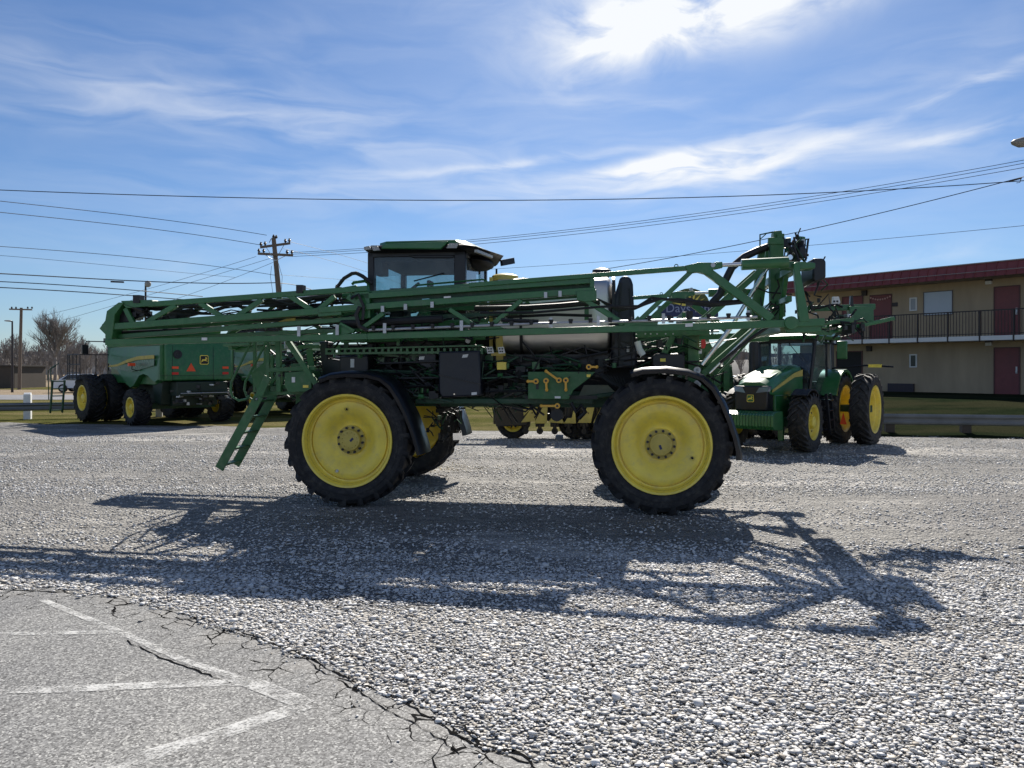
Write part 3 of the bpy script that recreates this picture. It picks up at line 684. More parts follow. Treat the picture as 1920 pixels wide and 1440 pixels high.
# stainless solution tank, black rinse tank, yellow post
tu0, tu1 = A(931, 620, .62).x, A(1137, 620, .62).x; tz0, tz1 = A(1030, 669, .9).z, A(1030, 520, 1.0).z
b = MB(); zc, hz = (tz0 + tz1) / 2, (tz1 - tz0) / 2
def tring(u, k):
    out = []
    for i in range(48):
        t = 2 * math.pi * i / 48; c, s_ = math.cos(t), math.sin(t); e = .42
        out.append((u, VM + .95 * k * math.copysign(abs(c) ** e, c), zc + hz * k * math.copysign(abs(s_) ** e, s_)))
    return out
b.loft([tring(tu0 - .09, .55), tring(tu0 - .07, .78), tring(tu0 - .03, .93), tring(tu0, 1.0)] + [tring(tu0 + (tu1 - tu0) * i / 8, 1.0) for i in range(1, 8)] + [tring(tu1, 1), tring(tu1 + .05, .94), tring(tu1 + .10, .78), tring(tu1 + .13, .5)])
tank = b.build('solution_tank', STEEL, spr, smooth=50)
b = MB(); b.bx(tu0 - .03, tu1 + .03, .64, 2.4, tz0 - .13, tz0 + .03)
for u in (tu0 + .1, (tu0 + tu1) / 2, tu1 - .1): b.bx(u - .06, u + .06, .6, 2.45, tz0 - .3, tz0 - .02)
b.build('tank_cradle', BLK, tank)
b = MB()
for u, k in ((A(977, 0, .6).x, 1.012), (A(1150, 0, .6).x, 1.0)): b.loft([tring(u - .02, k), tring(u + .02, k)], caps=False)
TB(b, [(977, 625), (979, 640), (990, 652), (1005, 672), (1010, 682)], .54, .016); TB(b, [(1005, 684), (1060, 676), (1100, 668), (1140, 660)], .55, .02)
b.build('tank_strap', HOSE, tank)
b = MB(); c = A(1128, 525, 1.3); b.lathe([(.11, 0), (.11, .12), (.14, .13), (.14, .17), (.05, .2)], 20, c - Vector((0, 0, .02)), 'Z', True); b.build('tank_lid', BLK, tank)
b = MB(); PX(b, [(1144, 690), (1150, 560), (1158, 535), (1162, 520), (1172, 516), (1183, 520), (1187, 533), (1190, 600), (1196, 690)], .62, 2.45)
rt = b.build('rinse_tank', NAVY, spr, bevel=.05)
b = MB(); TB(b, [(1161, 690), (1161, 600), (1163, 530)], .60, .016); TB(b, [(1185, 690), (1183, 600), (1180, 540)], .60, .010); TB(b, [(1142, 668), (1146, 660), (1152, 661), (1153, 668), (1148, 671)], .56, .012); b.build('seam_pipe', HOSE, rt)
b = MB(); BM(b, (936, 575), (938, 692), .62, .10, .08); BM(b, (921, 520), (921, 700), .75, .05); BM(b, (922, 664), (948, 664), .5, .05, .1)
b.lathe([(.20, 0), (.20, .07), (.17, .09), (.08, .11)], 20, A(947, 527, 1.0), 'Z', True); b.mi = 1; PX(b, [(932, 679), (949, 679), (949, 693), (932, 693)], .36, .44)
b.build('product_pipe', [YEL2, YEL], spr)
b = MB()
for x0 in (912, 933): PX(b, [(x0, 651), (x0 + 11, 650), (x0 + 14, 662), (x0 + 2, 663)], .30, .33)
b.mi = 1
for x0 in (912, 933):
    for q in ((4, 654), (9, 654), (5, 659), (9, 659)): b.lathe([(.012, -.012), (.012, .0)], 8, A(x0 + q[0], q[1], .30), caps=True)
b.build('gauge', [WHT, BLK], spr)
b = MB(); TB(b, [(1195, 640), (1199, 655), (1206, 666)], .5, .045, 8); b.build('white_hose', WHT, spr)
b = MB(); PX(b, [(1223, 668), (1230, 663), (1280, 663), (1284, 668), (1284, 693), (1223, 693)], .5, 1.2); b.build('battery_box', BLK, spr, bevel=.02)

# valve panel with its row of levers
b = MB(); PX(b, [(990, 697), (1116, 697), (1106, 708), (1075, 732), (1066, 749), (990, 748)], .12, .17)
vp = b.build('valve_panel', GREEN2, spr, bevel=.008)
b = MB()
for q in ((1099, 699), (1068, 707), (1068, 741), (1085, 699)): b.lathe([(.012, -.01), (.012, 0)], 8, A(*q, .12), caps=True)
PX(b, [(1005, 712), (1010, 712), (1010, 730), (1005, 730)], .108, .119); b.mi = 1; PX(b, [(1040, 743), (1051, 743), (1051, 747), (1040, 747)], .108, .119); b.build('panel_bolt', [BLK, WHT], vp)
for (hx, hy), (ex, ey) in (((1005, 715), (990, 715)), ((1024, 714), (1025, 731)), ((1048, 713), (1024, 696)), ((1061, 713), (1061, 731)), ((1045, 761), (1015, 761)), ((1104, 688), (1119, 688))):
    b = MB(); c, e = A(hx, hy, .06), A(ex, ey, .06)
    b.beam(c, e, .028, .05, (0, 1, 0)); b.lathe([(.038, -.02), (.038, .05)], 16, c, caps=True); b.ell(e, (.024, .02, .024), 8, 6); b.mi = 1; b.lathe([(.017, -.026), (.017, -.02)], 10, c, caps=True); b.build('lever', [LEV, BLK], vp)
b = MB(); BM(b, (985, 745), (1120, 745), .3, .05); b.lathe([(.09, 0), (.09, .3)], 16, A(1044, 778, .2), caps=True); TB(b, [(1070, 755), (1080, 772), (1090, 760), (1098, 772), (1085, 785)], .25, .03, 8); TB(b, [(960, 765), (985, 772), (1000, 760)], .3, .014)
for i in range(9): TB(b, [(1120 + i * 6, 700 + i), (1135 + i * 5, 712 + i * 2), (1150 + i * 6, 722 + i * 2.5)], .4 + .03 * i, .014)
b.build('plumbing', HOSE, spr)
for q_ in ([(1095, 722), (1140, 722), (1160, 742), (1085, 742)], [(945, 718), (985, 718), (985, 742), (945, 742)]): b = MB(); PX(b, q_, .75, .8); b.build('sump_plate', PALE, spr)

# folded booms
def make_boom(mirror):
    def q(px, py, v):
        p = A(px, py, v)
        if mirror: p.y = 2 * VM - p.y
        return p
    def bm_(b, a, c, v, h, d=None): b.beam(q(*a, v), q(*c, v), d or h, h)
    def px_(b, pts, v0, v1):
        pp = [q(*p, v0) for p in pts]; y1 = q(*pts[0], v1).y
        b.loft([[(p.x, p.y, p.z) for p in pp], [(p.x, y1, p.z) for p in pp]])
    def tb_(b, pts, v, r, n=6): b.tube([q(*p, v) for p in pts], r, n)
    vo = -.34; b = MB()
    # inner section
    bm_(b, (660, 552), (910, 533), vo + .1, .05, .05); bm_(b, (880, 535), (1300, 502), vo, .060, .07)
    bm_(b, (200, 642), (690, 631), vo, .085, .08); bm_(b, (690, 631), (1300, 613), vo, .088, .08); bm_(b, (1298, 613), (1545, 604), vo, .095, .09)
    px_(b, [(1180, 610), (1190, 598), (1196, 592), (1202, 598), (1212, 608)], vo - .045, vo + .05); px_(b, [(880, 618), (900, 605), (925, 605), (945, 616)], vo - .045, vo + .05)
    px_(b, [(1170, 604), (1235, 600), (1232, 612), (1172, 612)], vo - .04, vo + .05)
    for a, c in (((1098, 563), (1168, 608)), ((1194, 606), (1297, 508)), ((918, 613), (978, 563)), ((843, 580), (900, 617)), ((676, 618), (720, 587)), ((638, 608), (665, 622))): bm_(b, a, c, vo, .060, .06)
    for a, c in (((944, 608), (992, 566)), ((1118, 572), (1172, 608)), ((1212, 606), (1262, 560))): bm_(b, a, c, vo + .42, .055, .05)
    bm_(b, (700, 628), (1300, 611), vo + .42, .07, .07)
    bm_(b, (1318, 503), (1446, 598), vo, .105, .09); px_(b, [(1284, 498), (1310, 492), (1332, 492), (1356, 497), (1352, 502), (1336, 505), (1332, 512), (1345, 527), (1328, 515), (1308, 510), (1290, 512)], vo - .05, vo + .06)
    bm_(b, (1338, 498), (1354, 497), vo, .075, .08)
    # second and third folded sections lying beside it
    bm_(b, (668, 557), (1113, 526), vo + .05, .076, .10); bm_(b, (600, 582), (1116, 545), vo + .02, .084, .12); px_(b, [(1080, 546), (1118, 543), (1118, 563), (1098, 566), (1082, 563)], vo - .05, vo + .12)
    px_(b, [(1106, 520), (1114, 520), (1114, 550), (1106, 551)], vo - .02, vo + .12)
    bm_(b, (195, 614), (690, 577), vo + .04, .092, .09); bm_(b, (200, 633), (690, 596), vo + .14, .066, .07); bm_(b, (280, 571), (690, 541), vo + .04, .075, .07)
    for a, c in (((277, 604), (331, 572)), ((375, 568), (420, 596)), ((441, 596), (492, 562)), ((541, 553), (588, 583)), ((597, 582), (628, 556)), ((236, 578), (250, 606)), ((652, 556), (680, 575))): bm_(b, a, c, vo + .04, .070, .06)
    for a, c in (((330, 598), (300, 575)), ((350, 594), (385, 572)), ((470, 586), (440, 568)), ((505, 582), (530, 560)), ((300, 626), (340, 606)), ((400, 620), (370, 604)), ((520, 608), (550, 590)), ((420, 632), (480, 600))): bm_(b, a, c, vo + .40, .050, .05)
    for a, c in (((290, 580), (680, 551)), ((210, 622), (680, 588)), ((230, 636), (690, 618))): bm_(b, a, c, vo + .40, .05, .06)
    px_(b, [(186, 616), (197, 601), (200, 583), (222, 567), (232, 567), (215, 590), (212, 618), (208, 645), (199, 645), (197, 627)], vo - .02, vo + .30)
    px_(b, [(226, 564), (284, 562), (290, 573), (236, 578)], vo + .0, vo + .25); px_(b, [(200, 641), (330, 637), (330, 643), (215, 651), (200, 650)], vo - .03, vo + .1)
    px_(b, [(664, 548), (692, 546), (694, 596), (668, 600)], vo + .0, vo + .3); px_(b, [(595, 582), (640, 577), (640, 590), (597, 594)], vo - .02, vo + .08)
    px_(b, [(636, 606), (664, 622), (640, 630), (622, 628)], vo - .03, vo + .05)
    root = b.build('boom', GREEN, spr, bevel=.006)
    b = MB(); ga = [(700, 790), (805, 860), (868, 960), (975, 1015), (1038, 1062), (1082, 1100)]
    def band(x0, x1, ya, yb): px_(b, [(x0, ya - (x0 - 700) * .066), (x1, ya - (x1 - 700) * .066), (x1, yb - (x1 - 700) * .066), (x0, yb - (x0 - 700) * .066)], vo + .10, vo + .13)
    band(690, 1106, 558, 566.2); band(690, 1106, 569, 577)
    for x0, x1 in ga: band(x0, x1, 566.2, 569)
    bm_(b, (690, 585), (1090, 556), vo + .2, .03, .03); bm_(b, (700, 600), (1000, 585), vo + .25, .05, .04); b.build('boom_liner', DGREEN, root)
    b = MB(); px_(b, [(522, 603), (536, 598), (553, 596), (553, 601), (540, 604), (524, 606)], vo + .18, vo + .2); b.build('boom_decal', YEL2, root)
    b = MB(); px_(b, [(204, 590), (226, 569), (250, 570), (276, 577), (270, 592), (240, 604), (211, 608)], vo + .10, vo + .2); px_(b, [(300, 585), (360, 578), (372, 590), (330, 600), (300, 602)], vo + .3, vo + .34); b.build('hose_guard', BLK, root, bevel=.01)
    b = MB(); tb_(b, [(690, 619), (1000, 607), (1272, 600), (1420, 594)], vo - .06, .018, 8); b.build('nozzle_pipe', GALV, root)
    b = MB()
    for px in (721, 865, 1033, 1122, 1244, 1403, 560, 632):
        b = MB(); py = 619 - (px - 690) * .0352; px_(b, [(px - 3, py - 12), (px + 3, py - 12), (px + 3, py + 7), (px - 3, py + 7)], vo - .085, vo - .07); b.build('nozzle_bracket', GALV, root)
    for px in (717, 760, 810, 1050, 1023): b = MB(); px_(b, [(px - 3, 580 - (px - 700) * .085 - 5), (px + 3, 580 - (px - 700) * .085 - 5), (px + 3, 586 - (px - 700) * .085), (px - 3, 586 - (px - 700) * .085)], vo - .09, vo - .07); b.build('clip', GALV, root)
    if not mirror:
     for q_, v_ in (([(1285, 607), (1299, 606), (1299, 612), (1285, 613)], vo - .06), ([(378, 633), (388, 633), (388, 638), (378, 638)], vo - .052), ([(832, 556), (845, 555), (845, 558), (832, 559)], vo - .06)): b = MB(); px_(b, q_, v_, v_ + .02); b.build('decal', WHT, root)
    b = MB(); r = random.Random(3)
    for px in range(700, 1420, 37): b.lathe([(.022, 0), (.022, .03), (.03, .03), (.03, .06)], 8, q(px, 619 - (px - 690) * .0348 + 1, vo - .08), 'Z', True)
    for px, py in ((255, 560), (561, 541), (1293, 565), (1293, 590)): px_(b, [(px - 6, py - 7), (px + 6, py - 7), (px + 6, py + 8), (px - 6, py + 8)], vo - .02, vo + .1)
    tb_(b, [(890, 578), (985, 577), (1050, 573), (1125, 566)], vo + .3, .038, 8); tb_(b, [(900, 570), (1000, 571), (1090, 563)], vo + .35, .018); tb_(b, [(915, 590), (960, 594), (1040, 590), (1110, 592)], vo + .3, .022)
    tb_(b, [(940, 600), (1010, 603)], vo - .02, .03); tb_(b, [(675, 575), (668, 590), (674, 612), (690, 620)], vo - .07, .03); tb_(b, [(658, 560), (672, 552), (682, 575), (680, 600)], vo - .07, .022)
    tb_(b, [(900, 586), (1000, 586), (1130, 575), (1200, 574), (1240, 560), (1310, 566), (1360, 570), (1400, 566)], vo - .02, .018)
    for k in range(4): tb_(b, [(1120 + 4 * k, 560 + 3 * k), (1160, 578 + k * 2), (1190, 580 - k), (1222, 566 - k * 3), (1270, 560 + k * 2), (1330, 566 + 3 * k), (1400, 562 + 2 * k)], vo + .05 * k, .011)
    for k in range(28):
        x0 = r.uniform(250, 620); y0 = 585 - (x0 - 250) * .06 + r.uniform(-8, 30); tb_(b, [(x0, y0), (x0 + 30, y0 + r.uniform(-9, 7)), (x0 + 70, y0 - 3 + r.uniform(-9, 7)), (x0 + 110, y0 - 8)], vo + r.uniform(.1, .4), r.uniform(.008, .022))
    for k in range(9): tb_(b, [(203 + k, 604 - k * 2), (212 + k * 2, 582 - k), (232 + 2 * k, 570 + k), (268 + 3 * k, 582 + 2 * k)], vo + .02 + .03 * k, .022)
    for k in range(26):
        x0 = r.uniform(245, 330); y0 = 588 + r.uniform(-12, 12); b.box(q(x0, y0, vo + r.uniform(.08, .3)), (r.uniform(.04, .14), .06, r.uniform(.03, .08)), r.uniform(0, 1))
    tb_(b, [(640, 607), (720, 604), (830, 598)], vo + .1, .05, 8)
    tb_(b, [(280, 578), (400, 570), (520, 566), (640, 552)], vo + .22, .032, 8); tb_(b, [(230, 624), (360, 618), (500, 612), (640, 604)], vo + .2, .03, 8)
    b.build('boom_hose', HOSE, root)
    b = MB(); tb_(b, [(1354, 497), (1400, 495)], vo, .026, 10); b.build('cylinder_rod', CHR, root)
    b = MB(); b.lathe([(.03, vo - .06), (.03, vo + .06)], 12, Vector((q(1336, 498, vo).x, 0 if not mirror else 2 * VM, q(1336, 498, vo).z)), caps=True); b.build('pivot_pin', GALV, root)
    b = MB(); tb_(b, [(1390, 496.5), (1478, 492)], vo, .070, 16); b.build('fold_cylinder', GREEN, root, smooth=50)
    b = MB(); c = q(1268, 499, vo); b.lathe([(.028, -.008), (.028, .008), (.018, .008), (.018, -.008), (.028, -.008)], 12, c); b.build('lifting_eye', DGREEN, root)
    return root
make_boom(False); make_boom(True)
# boom rest
b = MB(); BM(b, (680, 560), (684, 640), .2, .08); BM(b, (1100, 566), (1100, 600), .3, .06); b.bx(cu0 - .25, cu0 - .12, .2, 2.85, 2.9, 3.0); b.build('boom_rest', GREEN, spr)

# rear mast, lift arms and boom rack
b = MB()
for v in (.95, 1.95): PX(b, [(1444, 446), (1470, 446), (1468, 604), (1446, 604)], v, v + .16)
PX(b, [(1441, 445), (1472, 445), (1472, 458), (1441, 458)], .93, 1.0); PX(b, [(1451, 433), (1466, 432), (1468, 446), (1450, 446)], 1.0, 1.2)
for p in ((1455, 452), (1457, 520), (1457, 590)): c = A(*p, 1.3); b.bx(c.x - .05, c.x + .05, .95, 2.1, c.z - .05, c.z + .05)
BM(b, (1428, 470), (1412, 600), 1.2, .09, .12); BM(b, (1440, 462), (1420, 600), 1.6, .06, .12)
mast = b.build('mast', GREEN2, spr, bevel=.008)
b = MB(); TB(b, [(1425, 465), (1425, 440), (1450, 435)], 1.0, .012); TB(b, [(1426, 448), (1436, 439)], 1.0, .008); b.build('mast_bracket', DGREEN, mast)
b = MB()
for v in (-.34, 2 * VM + .34):
    s_ = 1 if v < 0 else -1
    y0 = v - .05 if s_ > 0 else v - .04
    b.prism(S.pts([(1486, 494), (1496, 492), (1517, 604), (1497, 604)], -.34), y0, y0 + .09)
    b.lathe([(.085, v - .07 * s_), (.085, v + .05 * s_)], 20, Vector((A(1482, 606, -.34).x, 0, A(1482, 606, -.34).z)), caps=True)
    b.prism(S.pts([(1470, 488), (1530, 492), (1530, 502), (1500, 504), (1470, 500)], -.34), v + .03 * s_, v + .3 * s_)
    b.prism(S.pts([(1470, 612), (1540, 610), (1540, 622), (1475, 624)], -.34), v, v + .3 * s_)
pa = A(1500, 498, -.3); pb = A(1495, 608, -.3)
b.beam((pa.x, -.3, pa.z), (pa.x, 3.35, pa.z), .12, .10); b.beam((pb.x, -.3, pb.z), (pb.x, 3.35, pb.z), .14, .12); pc = A(1480, 560, .2); b.beam((pc.x, .2, pc.z), (pc.x, 2.85, pc.z), .07, .08)
for v in (.5, 1.3, 2.2): b.beam((pa.x, v, pa.z), (pb.x, v + .35, pb.z), .06, .06, (0, 1, 0))
BM(b, (1513, 579), (1640, 575), 1.55, .085); BM(b, (1547, 625), (1676, 597), 1.3, .055, .1); PX(b, [(1592, 574), (1638, 574), (1639, 603), (1596, 603)], 1.45, 1.62); BM(b, (1548, 612), (1605, 605), 1.4, .06)
BM(b, (1500, 620), (1560, 625), .9, .07); BM(b, (1540, 606), (1600, 600), .8, .06)
rack = b.build('boom_rack', GREEN, spr, bevel=.008)
b = MB(); PX(b, [(1671, 593), (1679, 592), (1679, 601), (1671, 601)], 1.28, 1.36); PX(b, [(1595, 555), (1599, 554), (1601, 574), (1594, 574)], 1.5, 1.56); TB(b, [(1520, 575), (1535, 578), (1555, 572), (1570, 571), (1580, 576)], 1.45, .018); b.build('rack_bumper', BLK, rack)
b = MB(); PX(b, [(1562, 556), (1573, 556), (1576, 567), (1573, 570), (1561, 570)], 1.44, 1.5); b.mi = 1; b.lathe([(.015, -.01), (.015, 0)], 8, A(1570, 565, 1.44), caps=True); b.lathe([(.015, -.01), (.015, 0)], 8, A(1564, 565, 1.44), caps=True); b.build('rack_lamp', [WHT, BLK], rack)
b = MB(); PX(b, [(1524, 484), (1544, 484), (1549, 489), (1549, 521), (1530, 530), (1524, 525)], .4, 1.1); PX(b, [(1497, 462), (1509, 458), (1512, 466), (1512, 484), (1497, 484)], 1.0, 1.6); b.build('rack_cover', BLK, rack, bevel=.03)
clutter('rack_fittings', [(1472, 448, 1510, 486, .9, 1.6), (1475, 452, 1500, 486, .6, 1.4)], 60, 12, .4, rack, .15)
clutter('rack_fittings', [(1500, 605, 1620, 622, .5, 1.5), (1555, 590, 1600, 618, 1.2, 1.5)], 70, 13, .5, rack, .25)
clutter('rack_fittings', [(1390, 540, 1480, 600, .5, 1.2), (1500, 500, 1545, 600, .6, 1.6)], 34, 14, .6, rack, .2)
for v in (.75, 2.2):
    for a_, c_, wd, ht in (((1316, 702), (1448, 590), .09, .125), ((1300, 620), (1450, 486), .08, .105), ((1332, 718), (1420, 622), .03, .05)):
        b = MB(); dv = Vector((0, v - .75, 0)); b.beam(A(*a_, .75) + dv, A(*c_, .75) + dv, wd, ht, (0, 1, 0)); b.build('lift_arm', GREEN2, spr, bevel=.008)
for pxs, v, rr in (([(1316, 684), (1372, 612)], .6, .032), ([(1316, 684), (1372, 612)], .72, .032), ([(1330, 700), (1420, 612)], .62, .015), ([(1370, 615), (1440, 500)], .9, .03)):
    b = MB(); TB(b, pxs, v, rr, 10); b.build('lift_rod', CHR, spr)
b = MB(); TB(b, [(1440, 463, 1.1), (1420, 470, 1.1), (1395, 482, 1.0), (1372, 502, 1.0), (1358, 530, 1.0), (1350, 552, 1.0), (1335, 568, 1.0)], 1, .055, 10); TB(b, [(1470, 600, .6), (1450, 606, .6), (1400, 640, .6), (1350, 680, .6)], 1, .025); TB(b, [(1420, 540), (1440, 548), (1485, 552)], .85, .012)
b.build('mast_hose', HOSE, spr)
b = MB()
BM(b, (1300, 622), (1300, 742), .7, .16, .1); BM(b, (1278, 625), (1278, 665), .85, .12); BM(b, (1195, 628), (1330, 622), .6, .09, .08); BM(b, (1232, 690), (1262, 630), .6, .08); BM(b, (1320, 690), (1352, 700), .9, .1); BM(b, (1330, 660), (1320, 740), 1.1, .12)
PX(b, [(1308, 640), (1330, 640), (1345, 668), (1345, 698), (1308, 698)], 1.1, 1.2)
b.bx(2.5, 2.65, .9, 2.2, 1.2, 2.75); PX(b, [(1196, 626), (1300, 624), (1300, 694), (1196, 700)], 1.3, 1.4)
b.build('rear_frame', GREEN2, spr, bevel=.008)
b = MB(); PX(b, [(1315, 637), (1322, 636), (1324, 646), (1321, 653), (1315, 653)], .55, .6); b.build('hitch_pin_flag', RED, spr)
b = MB()
for k, px in enumerate((1210, 1220, 1232, 1248, 1262)): b.lathe([(.012, -.012), (.012, 0)], 8, A(px, 626, .55), caps=True)
for p in ((1307, 694), (1308, 719)): b.lathe([(.05, -.02), (.05, 0), (.02, -.02)], 14, A(*p, .64), caps=True)
b.build('frame_bolt', GALV, spr)
# ------------------------------------------------------------------ leaping deer badge (own x right, y up, unit about 1)
DEER = [(-.46, -.02), (-.30, .06), (-.22, .16), (-.05, .14), (.08, .16), (.16, .26), (.14, .40), (.20, .46), (.22, .32), (.27, .44), (.31, .34), (.27, .27), (.40, .22), (.40, .17), (.28, .15), (.22, .02), (.36, -.04), (.42, -.14), (.36, -.14), (.28, -.08), (.12, -.06), (.02, -.04), (-.10, -.02), (-.18, -.10), (-.30, -.16), (-.44, -.26), (-.48, -.22), (-.34, -.12), (-.28, -.04), (-.36, .0)]
def badge(parent, place, size, dark=True):
    """place(x, y, d) -> local position, d outwards"""
    def oct_(k, d): return [place(size * k * x, size * k * y, d) for x, y in ((-.38, -.5), (.38, -.5), (.5, -.38), (.46, .42), (.36, .5), (-.36, .5), (-.46, .42), (-.5, -.38))]
    b = MB(); b.loft([oct_(1.0, 0), oct_(1.0, .012)]); b.mi = 1; b.loft([oct_(.86, .012), oct_(.86, .018)]); b.mi = 0
    b.loft([[place(size * .84 * x, size * .84 * y - size * .06, .018) for x, y in DEER], [place(size * .84 * x, size * .84 * y - size * .06, .026) for x, y in DEER]])
    return b.build('emblem', [YEL, BLK if dark else GREEN], parent, smooth=0)

def ag_wheel(parent, Ro, rr, wd, nl, dish, loc, rz=0, tyre=RUBD, rims=YEL, lh=.06, spin=0):
    """outward face is local -Y"""
    b = MB(); h = wd / 2
    b.lathe([(rr - .04, h * .8), (rr - .02, -h * .8), (rr + .02, -h * .88), (rr + .03, -h * .93), (rr - .01, -h * .95), (rr - .04, -h * .85), (rr - .07, -h * .45), (rr - .09, -h * .4), (rr - .12, -h * .1), (rr * .75, dish), (rr * .5, dish - .03), (rr * .45, dish), (.03, dish)], 40)
    b.lathe([(rr * .40, dish), (rr * .36, dish - .12), (rr * .2, dish - .16), (.01, dish - .16)], 20)
    b.mi = 1; bolts(b, rr * .58, dish + .0, 8, .03, .03)
    o = b.build('wheel', [rims, BLK], parent, loc, smooth=30, rot=(0, spin, rz))
    tyre_mb(Ro, rr, wd, nl, lh, .07, .34, .09, 48).build('tyre', tyre, o)
    return o

# ------------------------------------------------------------------ combine harvesters
def make_combine(loc, ang):
    root = empty('combine_harvester', (*loc, 0), ang, .88); rt = root
    b = MB() # side shields: bulging panels with an arched lower edge, x forward, y left
    for s_ in (1, -1):
        prof = [(.10, 1.72), (.45, 1.62), (.75, 1.70), (1.1, 1.86), (1.5, 1.92), (1.9, 1.84), (2.2, 1.62), (2.45, 1.44), (2.75, 1.38), (3.1, 1.50), (3.6, 1.82), (4.2, 2.16), (5.1, 2.36), (5.1, 3.10), (.10, 3.10)]
        b.loft([[(x, s_ * 1.30, z) for x, z in prof], [(x, s_ * 1.46, z if z > 3 else z + .03) for x, z in prof], [(min(max(x, .2), 5.0), s_ * (1.50 - .10 * (z > 3)), z + (.06 if z < 3 else -.05)) for x, z in prof]])
    b.build('side_shield', GREEN, rt, smooth=30)
    b = MB(); b.prism([(.02, 2.0), (.30, 1.75), (.9, 1.55), (5.2, 1.6), (5.2, 3.2), (.2, 3.2), (.0, 3.05)], -1.31, 1.31); b.bx(.25, 5.1, -1.2, 1.2, 3.19, 3.4); b.build('body', GREEN, rt, bevel=.03)
    b = MB(); b.prism([(-.03, 1.72), (-.03, 3.05), (.12, 3.35), (.3, 3.4), (.3, 1.72)], -1.33, 1.33); rp = b.build('rear_panel', GREEN, rt, bevel=.05)
    b = MB()
    for y in (-.55, 1.05): b.box((-.034, y, 2.4), (.008, .012, 1.3))
    b.box((-.034, .25, 1.92), (.008, 2.5, .012)); b.lathe([(.17, -.035), (.17, -.06), (.10, -.06), (.09, -.045), (.01, -.045)], 18, (0, .86, 2.72), 'X'); b.build('panel_seam', BLK, rp)
    badge(rp, lambda x, y, d: (-.032 - d, -.18 - x, 2.52 + y), .36)
    b = MB(); b.prism_x([(.52, 2.08), (.16, 2.08), (.34, 2.40)], -.05, -.035); b.build('slow_vehicle_triangle', ORG, rp)
    for y, z in ((.95, 2.22), (-1.05, 2.22), (.95, 2.0), (-1.05, 2.0)):
        b = MB(); b.bx(-.06, -.03, y - .12, y + .12, z - .045, z + .045); b.build('tail_light', ORG if z > 2.1 else RED, rp)
    b = MB(); b.bx(-.3, .3, -1.0, 1.0, 1.15, 1.68); b.lathe([(.22, -.9), (.22, .9)], 16, (.0, 0, 1.45), caps=True); b.bx(.3, 5.0, -.9, .9, .75, 1.6); b.bx(-.35, -.3, -1.0, .5, 1.3, 1.35); b.prism([(.3, 1.7), (1.2, 1.7), (1.0, .9), (.5, .8)], .9, 1.28); b.build('chopper', mat('chopper_black_green', (.008, .022, .012), .5, 0, .2), rt, bevel=.02)
    r = random.Random(4); b = MB()
    for _ in range(60): b.mi = r.choice([0, 0, 1]); b.box((r.uniform(-.35, .2), r.uniform(-1.2, 1.0), r.uniform(.8, 1.65)), (r.uniform(.03, .2), r.uniform(.03, .3), r.uniform(.02, .12)), r.uniform(0, 2))
    b.tube([(-.4, -1.2, 1.25), (-.4, .9, 1.25)], .015); b.build('rear_fittings', [BLK, GALV], rt)
    b = MB()
    top = [(4.9, 2.30), (4.0, 2.36), (3.0, 2.54), (2.0, 2.66), (.5, 2.70), (.5, 2.56), (2.0, 2.52), (3.0, 2.42), (4.0, 2.27), (4.9, 2.24)]
    for s_ in (1, -1): b.prism(top, s_ * 1.50, s_ * 1.512)
    b.build('stripe', YEL2, rt)
    b = MB(); b.prism([(4.7, 2.20), (3.0, 2.38), (2.0, 2.50), (.5, 2.54), (.5, 2.30), (2.6, 2.05)], 1.50, 1.508); b.build('pale_reflection', mat('pale_green_reflection', (.10, .20, .14), .25, 0, .05), rt)  # reflection under the stripe, painted in as a paler shape
    b = MB(); b.tube([(2.0, 1.5, 2.1), (2.0, 1.72, 2.15), (2.0, 1.72, 2.3)], .02); b.mi = 1; b.bx(1.93, 2.07, 1.62, 1.85, 2.28, 2.4); b.build('marker_lamp', [BLK, ORG], rt)
    b = MB(); b.prism([(.8, 3.4), (4.6, 3.4), (4.9, 3.95), (.6, 3.95)], -1.25, 1.25); b.build('grain_tank', GREEN, rt, bevel=.03)
    b = MB(); b.tube([(4.6, 1.25, 3.42), (2.5, 1.42, 3.40), (.2, 1.36, 3.36)], .17, 14); b.build('unloading_auger', DGREEN, rt, smooth=50)
    b = MB(); b.bx(5.0, 6.5, -.95, .95, 1.9, 3.3); b.build('cab', GLASS2, rt); b = MB(); b.bx(4.95, 6.75, -1.05, 1.05, 3.3, 3.5)
    for x in (5.02, 6.48):
        for y in (-.93, .93): b.bx(x - .05, x + .05, y - .05, y + .05, 1.9, 3.3)
    b.bx(5.0, 6.5, -.97, .97, 1.7, 2.1); b.tube([(6.6, 1.0, 3.35), (6.7, 1.75, 3.35), (6.7, 1.8, 3.2)], .025); b.bx(6.66, 6.74, 1.68, 1.92, 2.8, 3.2); b.build('cab_frame', BLK, rt, bevel=.02)
    b = MB(); b.lathe([(.09, 0), (.09, .12), (.05, .17), (.01, .18)], 12, (6.4, 1.0, 3.5), 'Z'); b.build('beacon', RED, rt)
    b = MB() # platform rails and ladder at the left front
    for z in (2.0, 2.35, 2.75): b.tube([(4.9, 2.6, z), (6.3, 2.6, z), (6.5, 2.4, z)], .02)
    for x in (4.9, 5.3, 5.7, 6.1, 6.3): b.tube([(x, 2.6, 1.75), (x, 2.6, 2.75 + .06 * (x == 5.7))], .02)
    b.tube([(4.9, 2.6, 2.75), (4.9, 1.5, 2.75)], .02); b.tube([(4.9, 2.0, 1.75), (4.9, 2.0, 2.75)], .02); b.bx(5.1, 6.4, 1.2, 2.65, 1.70, 1.75); b.build('platform_rail', BLK, rt)
    b = MB()
    for y in (2.75, 3.2): b.beam((6.2, y, 1.7), (6.5, y, .35), .05, .12, (1, 0, 0))
